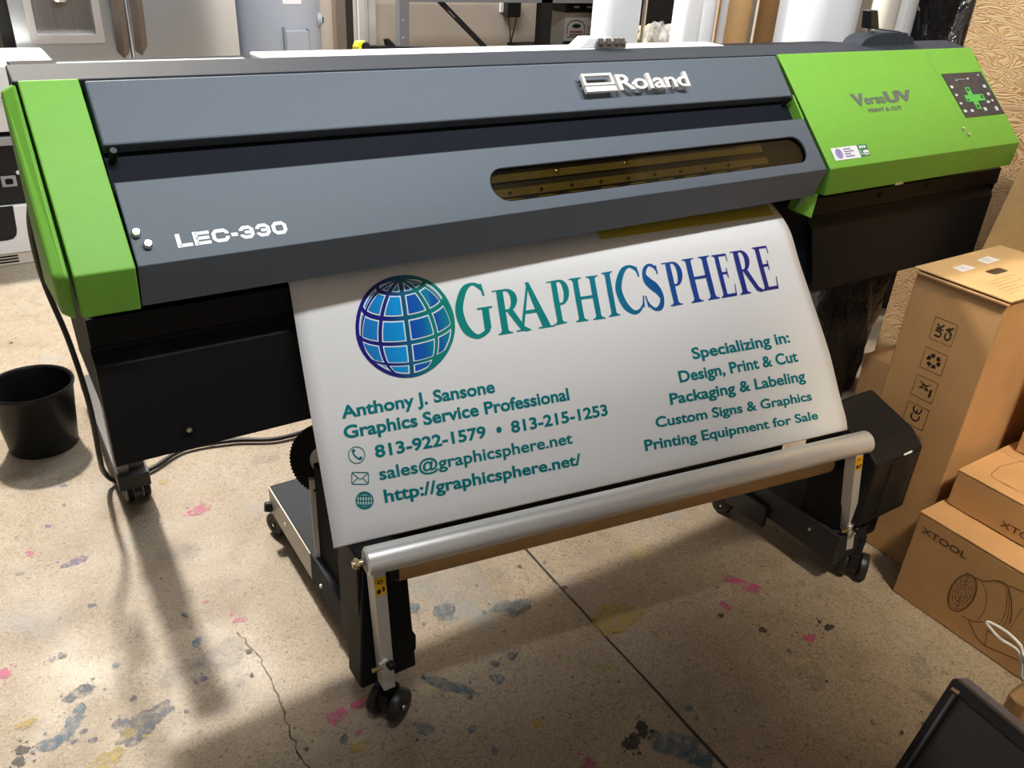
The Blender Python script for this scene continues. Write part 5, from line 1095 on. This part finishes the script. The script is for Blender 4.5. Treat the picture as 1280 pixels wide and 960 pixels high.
roll('cardboard_tube', 2.662, 2.565, .015, CASING, 'thin pale tube squeezed between a white roll and a kraft roll', 'tube')
roll('kraft_roll', 2.758, 2.60, .066, KRAFT, 'left one of the two kraft paper rolls', 'roll')
roll('media_roll', 2.872, 2.66, .050, GREYR, 'olive grey media roll between the two kraft rolls')
roll('kraft_roll', 2.986, 2.60, .061, KRAFT, 'right one of the two kraft paper rolls', 'roll')
roll('media_roll', 3.088, 2.70, .044, CREAM, 'slim cream roll just right of the kraft rolls')
roll('media_roll', 2.872, 2.28, .148, WHITEC, 'thick glossy white media roll in the middle of the row')
roll('wrapped_roll', 3.128, 2.43, .066, CLRFILM, 'cream roll in milky plastic wrap beside the thick white roll', 'roll')
roll('media_roll', 3.40, 2.56, .15, CREAM, 'wide beige media roll at the back of the row')
roll('media_roll', 2.922, 2.03, .048, CREAM, 'slim cream roll next to the bright white roll left of the black one')
roll('media_roll', 3.028, 2.032, .050, WHITER, 'bright white roll against the black wrapped roll')
bm = BM(); n = 48; rings = []
rnd = random.Random(4)
for j in range(41):
    z = .002 + 1.5 * j / 40
    rings.append([bm.verts.new((3.262 + (.168 + .007 * math.sin(a * 5 + z * 6) + .005 * math.sin(a * 11 - z * 9) + .003 * math.sin(a * 17 + z * 21)) * math.cos(a), 1.99 + (.168 + .007 * math.sin(a * 5 + z * 6) + .004 * math.sin(a * 11 - z * 9)) * math.sin(a), z)) for a in [2 * PI * k / n for k in range(n)]])
for A, B in zip(rings, rings[1:]):
    for k in range(n): bm.faces.new((A[k], A[(k + 1) % n], B[(k + 1) % n], B[k]))
bm.faces.new(rings[-1])
tag(finish('wrapped_roll', bm, BLKFILM, None, True, angle=180), 'thick roll wrapped in crinkled black plastic at the right end', 'roll', 'media rolls standing behind the printer')
bm = BM(); pts = spline([(2.62, 1.60, .02), (2.66, 1.59, .5), (2.64, 1.585, .95), (2.70, 1.58, 1.02), (2.76, 1.575, 1.5)], 8)
for a, b in zip(pts, pts[1:]): loft(bm, [(a.x - .045, a.y, a.z), (a.x + .06, a.y, a.z), (a.x + .06, a.y + .03, a.z), (a.x - .045, a.y + .03, a.z)], [(b.x - .045, b.y, b.z), (b.x + .06, b.y, b.z), (b.x + .06, b.y + .03, b.z), (b.x - .045, b.y + .03, b.z)], 0, a is pts[0], b is pts[-1])
tag(finish('plastic_sheet', bm, BLKFILM, None, True, angle=60), 'folded strip of black plastic hanging beside the strand board', 'plastic')
# yellow tape measure and strap on top of the printer
TM = thing('tape_measure', 'yellow tape measure with a black strap on top of the printer', 'tape measure', (.70, 1.62, 1.092)); TX = .700
bm = BM(); prof = [(-.013, .001), (.013, .001), (.013, .022), (.010, .032), (0, .038), (-.009, .035), (-.013, .026)]
loft(bm, [(TX + a, 1.60, 1.0915 + b) for a, b in prof], [(TX + a, 1.63, 1.0890 + b) for a, b in prof]); finish('tape_case', bm, YELTOOL, TM, bevel=.003, seg=3)
bm = BM(); lathe(bm, [(0, .003), (.007, .003), (.009, 0), (0, 0)], (.703, 1.599, 1.118), (0, -1, 0), 16); finish('black_grip', bm, BLACKP, TM, True)
bm = BM(); loft(bm, [(.714, 1.605, 1.0935), (.714, 1.625, 1.0915), (.714, 1.625, 1.119), (.714, 1.605, 1.119)], [(.872, 1.605, 1.0935), (.872, 1.625, 1.0915), (.872, 1.625, 1.113), (.872, 1.605, 1.113)]); loft(bm, [(.752, 1.61, 1.115), (.775, 1.61, 1.115), (.775, 1.62, 1.115), (.752, 1.62, 1.115)], [(.748, 1.61, 1.130), (.757, 1.61, 1.131), (.757, 1.62, 1.131), (.748, 1.62, 1.130)]); finish('strap', bm, RUBBER, TM, bevel=.002)
# things in the dark under the printer's right end
bm = BM(); rnd = random.Random(11); n = 40; rings = []
for j in range(31):
    t = j / 30; z = .003 + .50 * t; rx = .16 * (1 - .35 * abs(t - .45)) ; ry = .10
    rings.append([bm.verts.new((2.30 + .05 * t + rx * math.cos(a) * (1 + .10 * math.sin(a * 6 + t * 9) + .06 * math.sin(a * 13 - t * 17)), 1.52 + ry * math.sin(a) * (1 + .12 * math.sin(a * 7 + t * 11)), z)) for a in [2 * PI * k / n for k in range(n)]])
for A, B in zip(rings, rings[1:]):
    for k in range(n): bm.faces.new((A[k], A[(k + 1) % n], B[(k + 1) % n], B[k]))
bm.faces.new(rings[-1]); bm.faces.new(rings[0][::-1])
tag(finish('plastic_bag', bm, BLKFILM, None, True, angle=180), 'black plastic bag standing on the floor under the right end of the printer', 'bag')
bm = BM(); box(bm, (2.10, 1.33, .001), (2.32, 1.40, .012)); tag(finish('metal_plate', bm, GREYP, None, bevel=.002), 'grey flat plate lying on the floor by the black bag', 'plate')
bm = BM(); box(bm, (2.335, 1.26, .001), (2.55, 1.385, .18)); b_ = finish('cardboard_carton', bm, CARD, None, bevel=.003); tag(b_, 'dim brown carton on the floor behind the tall carton', 'box')
bm = BM(); lathe(bm, [(0, 0), (.035, 0), (.037, .01), (.037, .09), (.02, .11), (0, .112)], (2.085, 1.45, .001), (0, 0, 1), 20); tag(finish('red_bottle', bm, mat('dark_red_plastic', (.16, .02, .015), .4), None, True), 'dark red bottle on the floor left of the black bag', 'bottle')
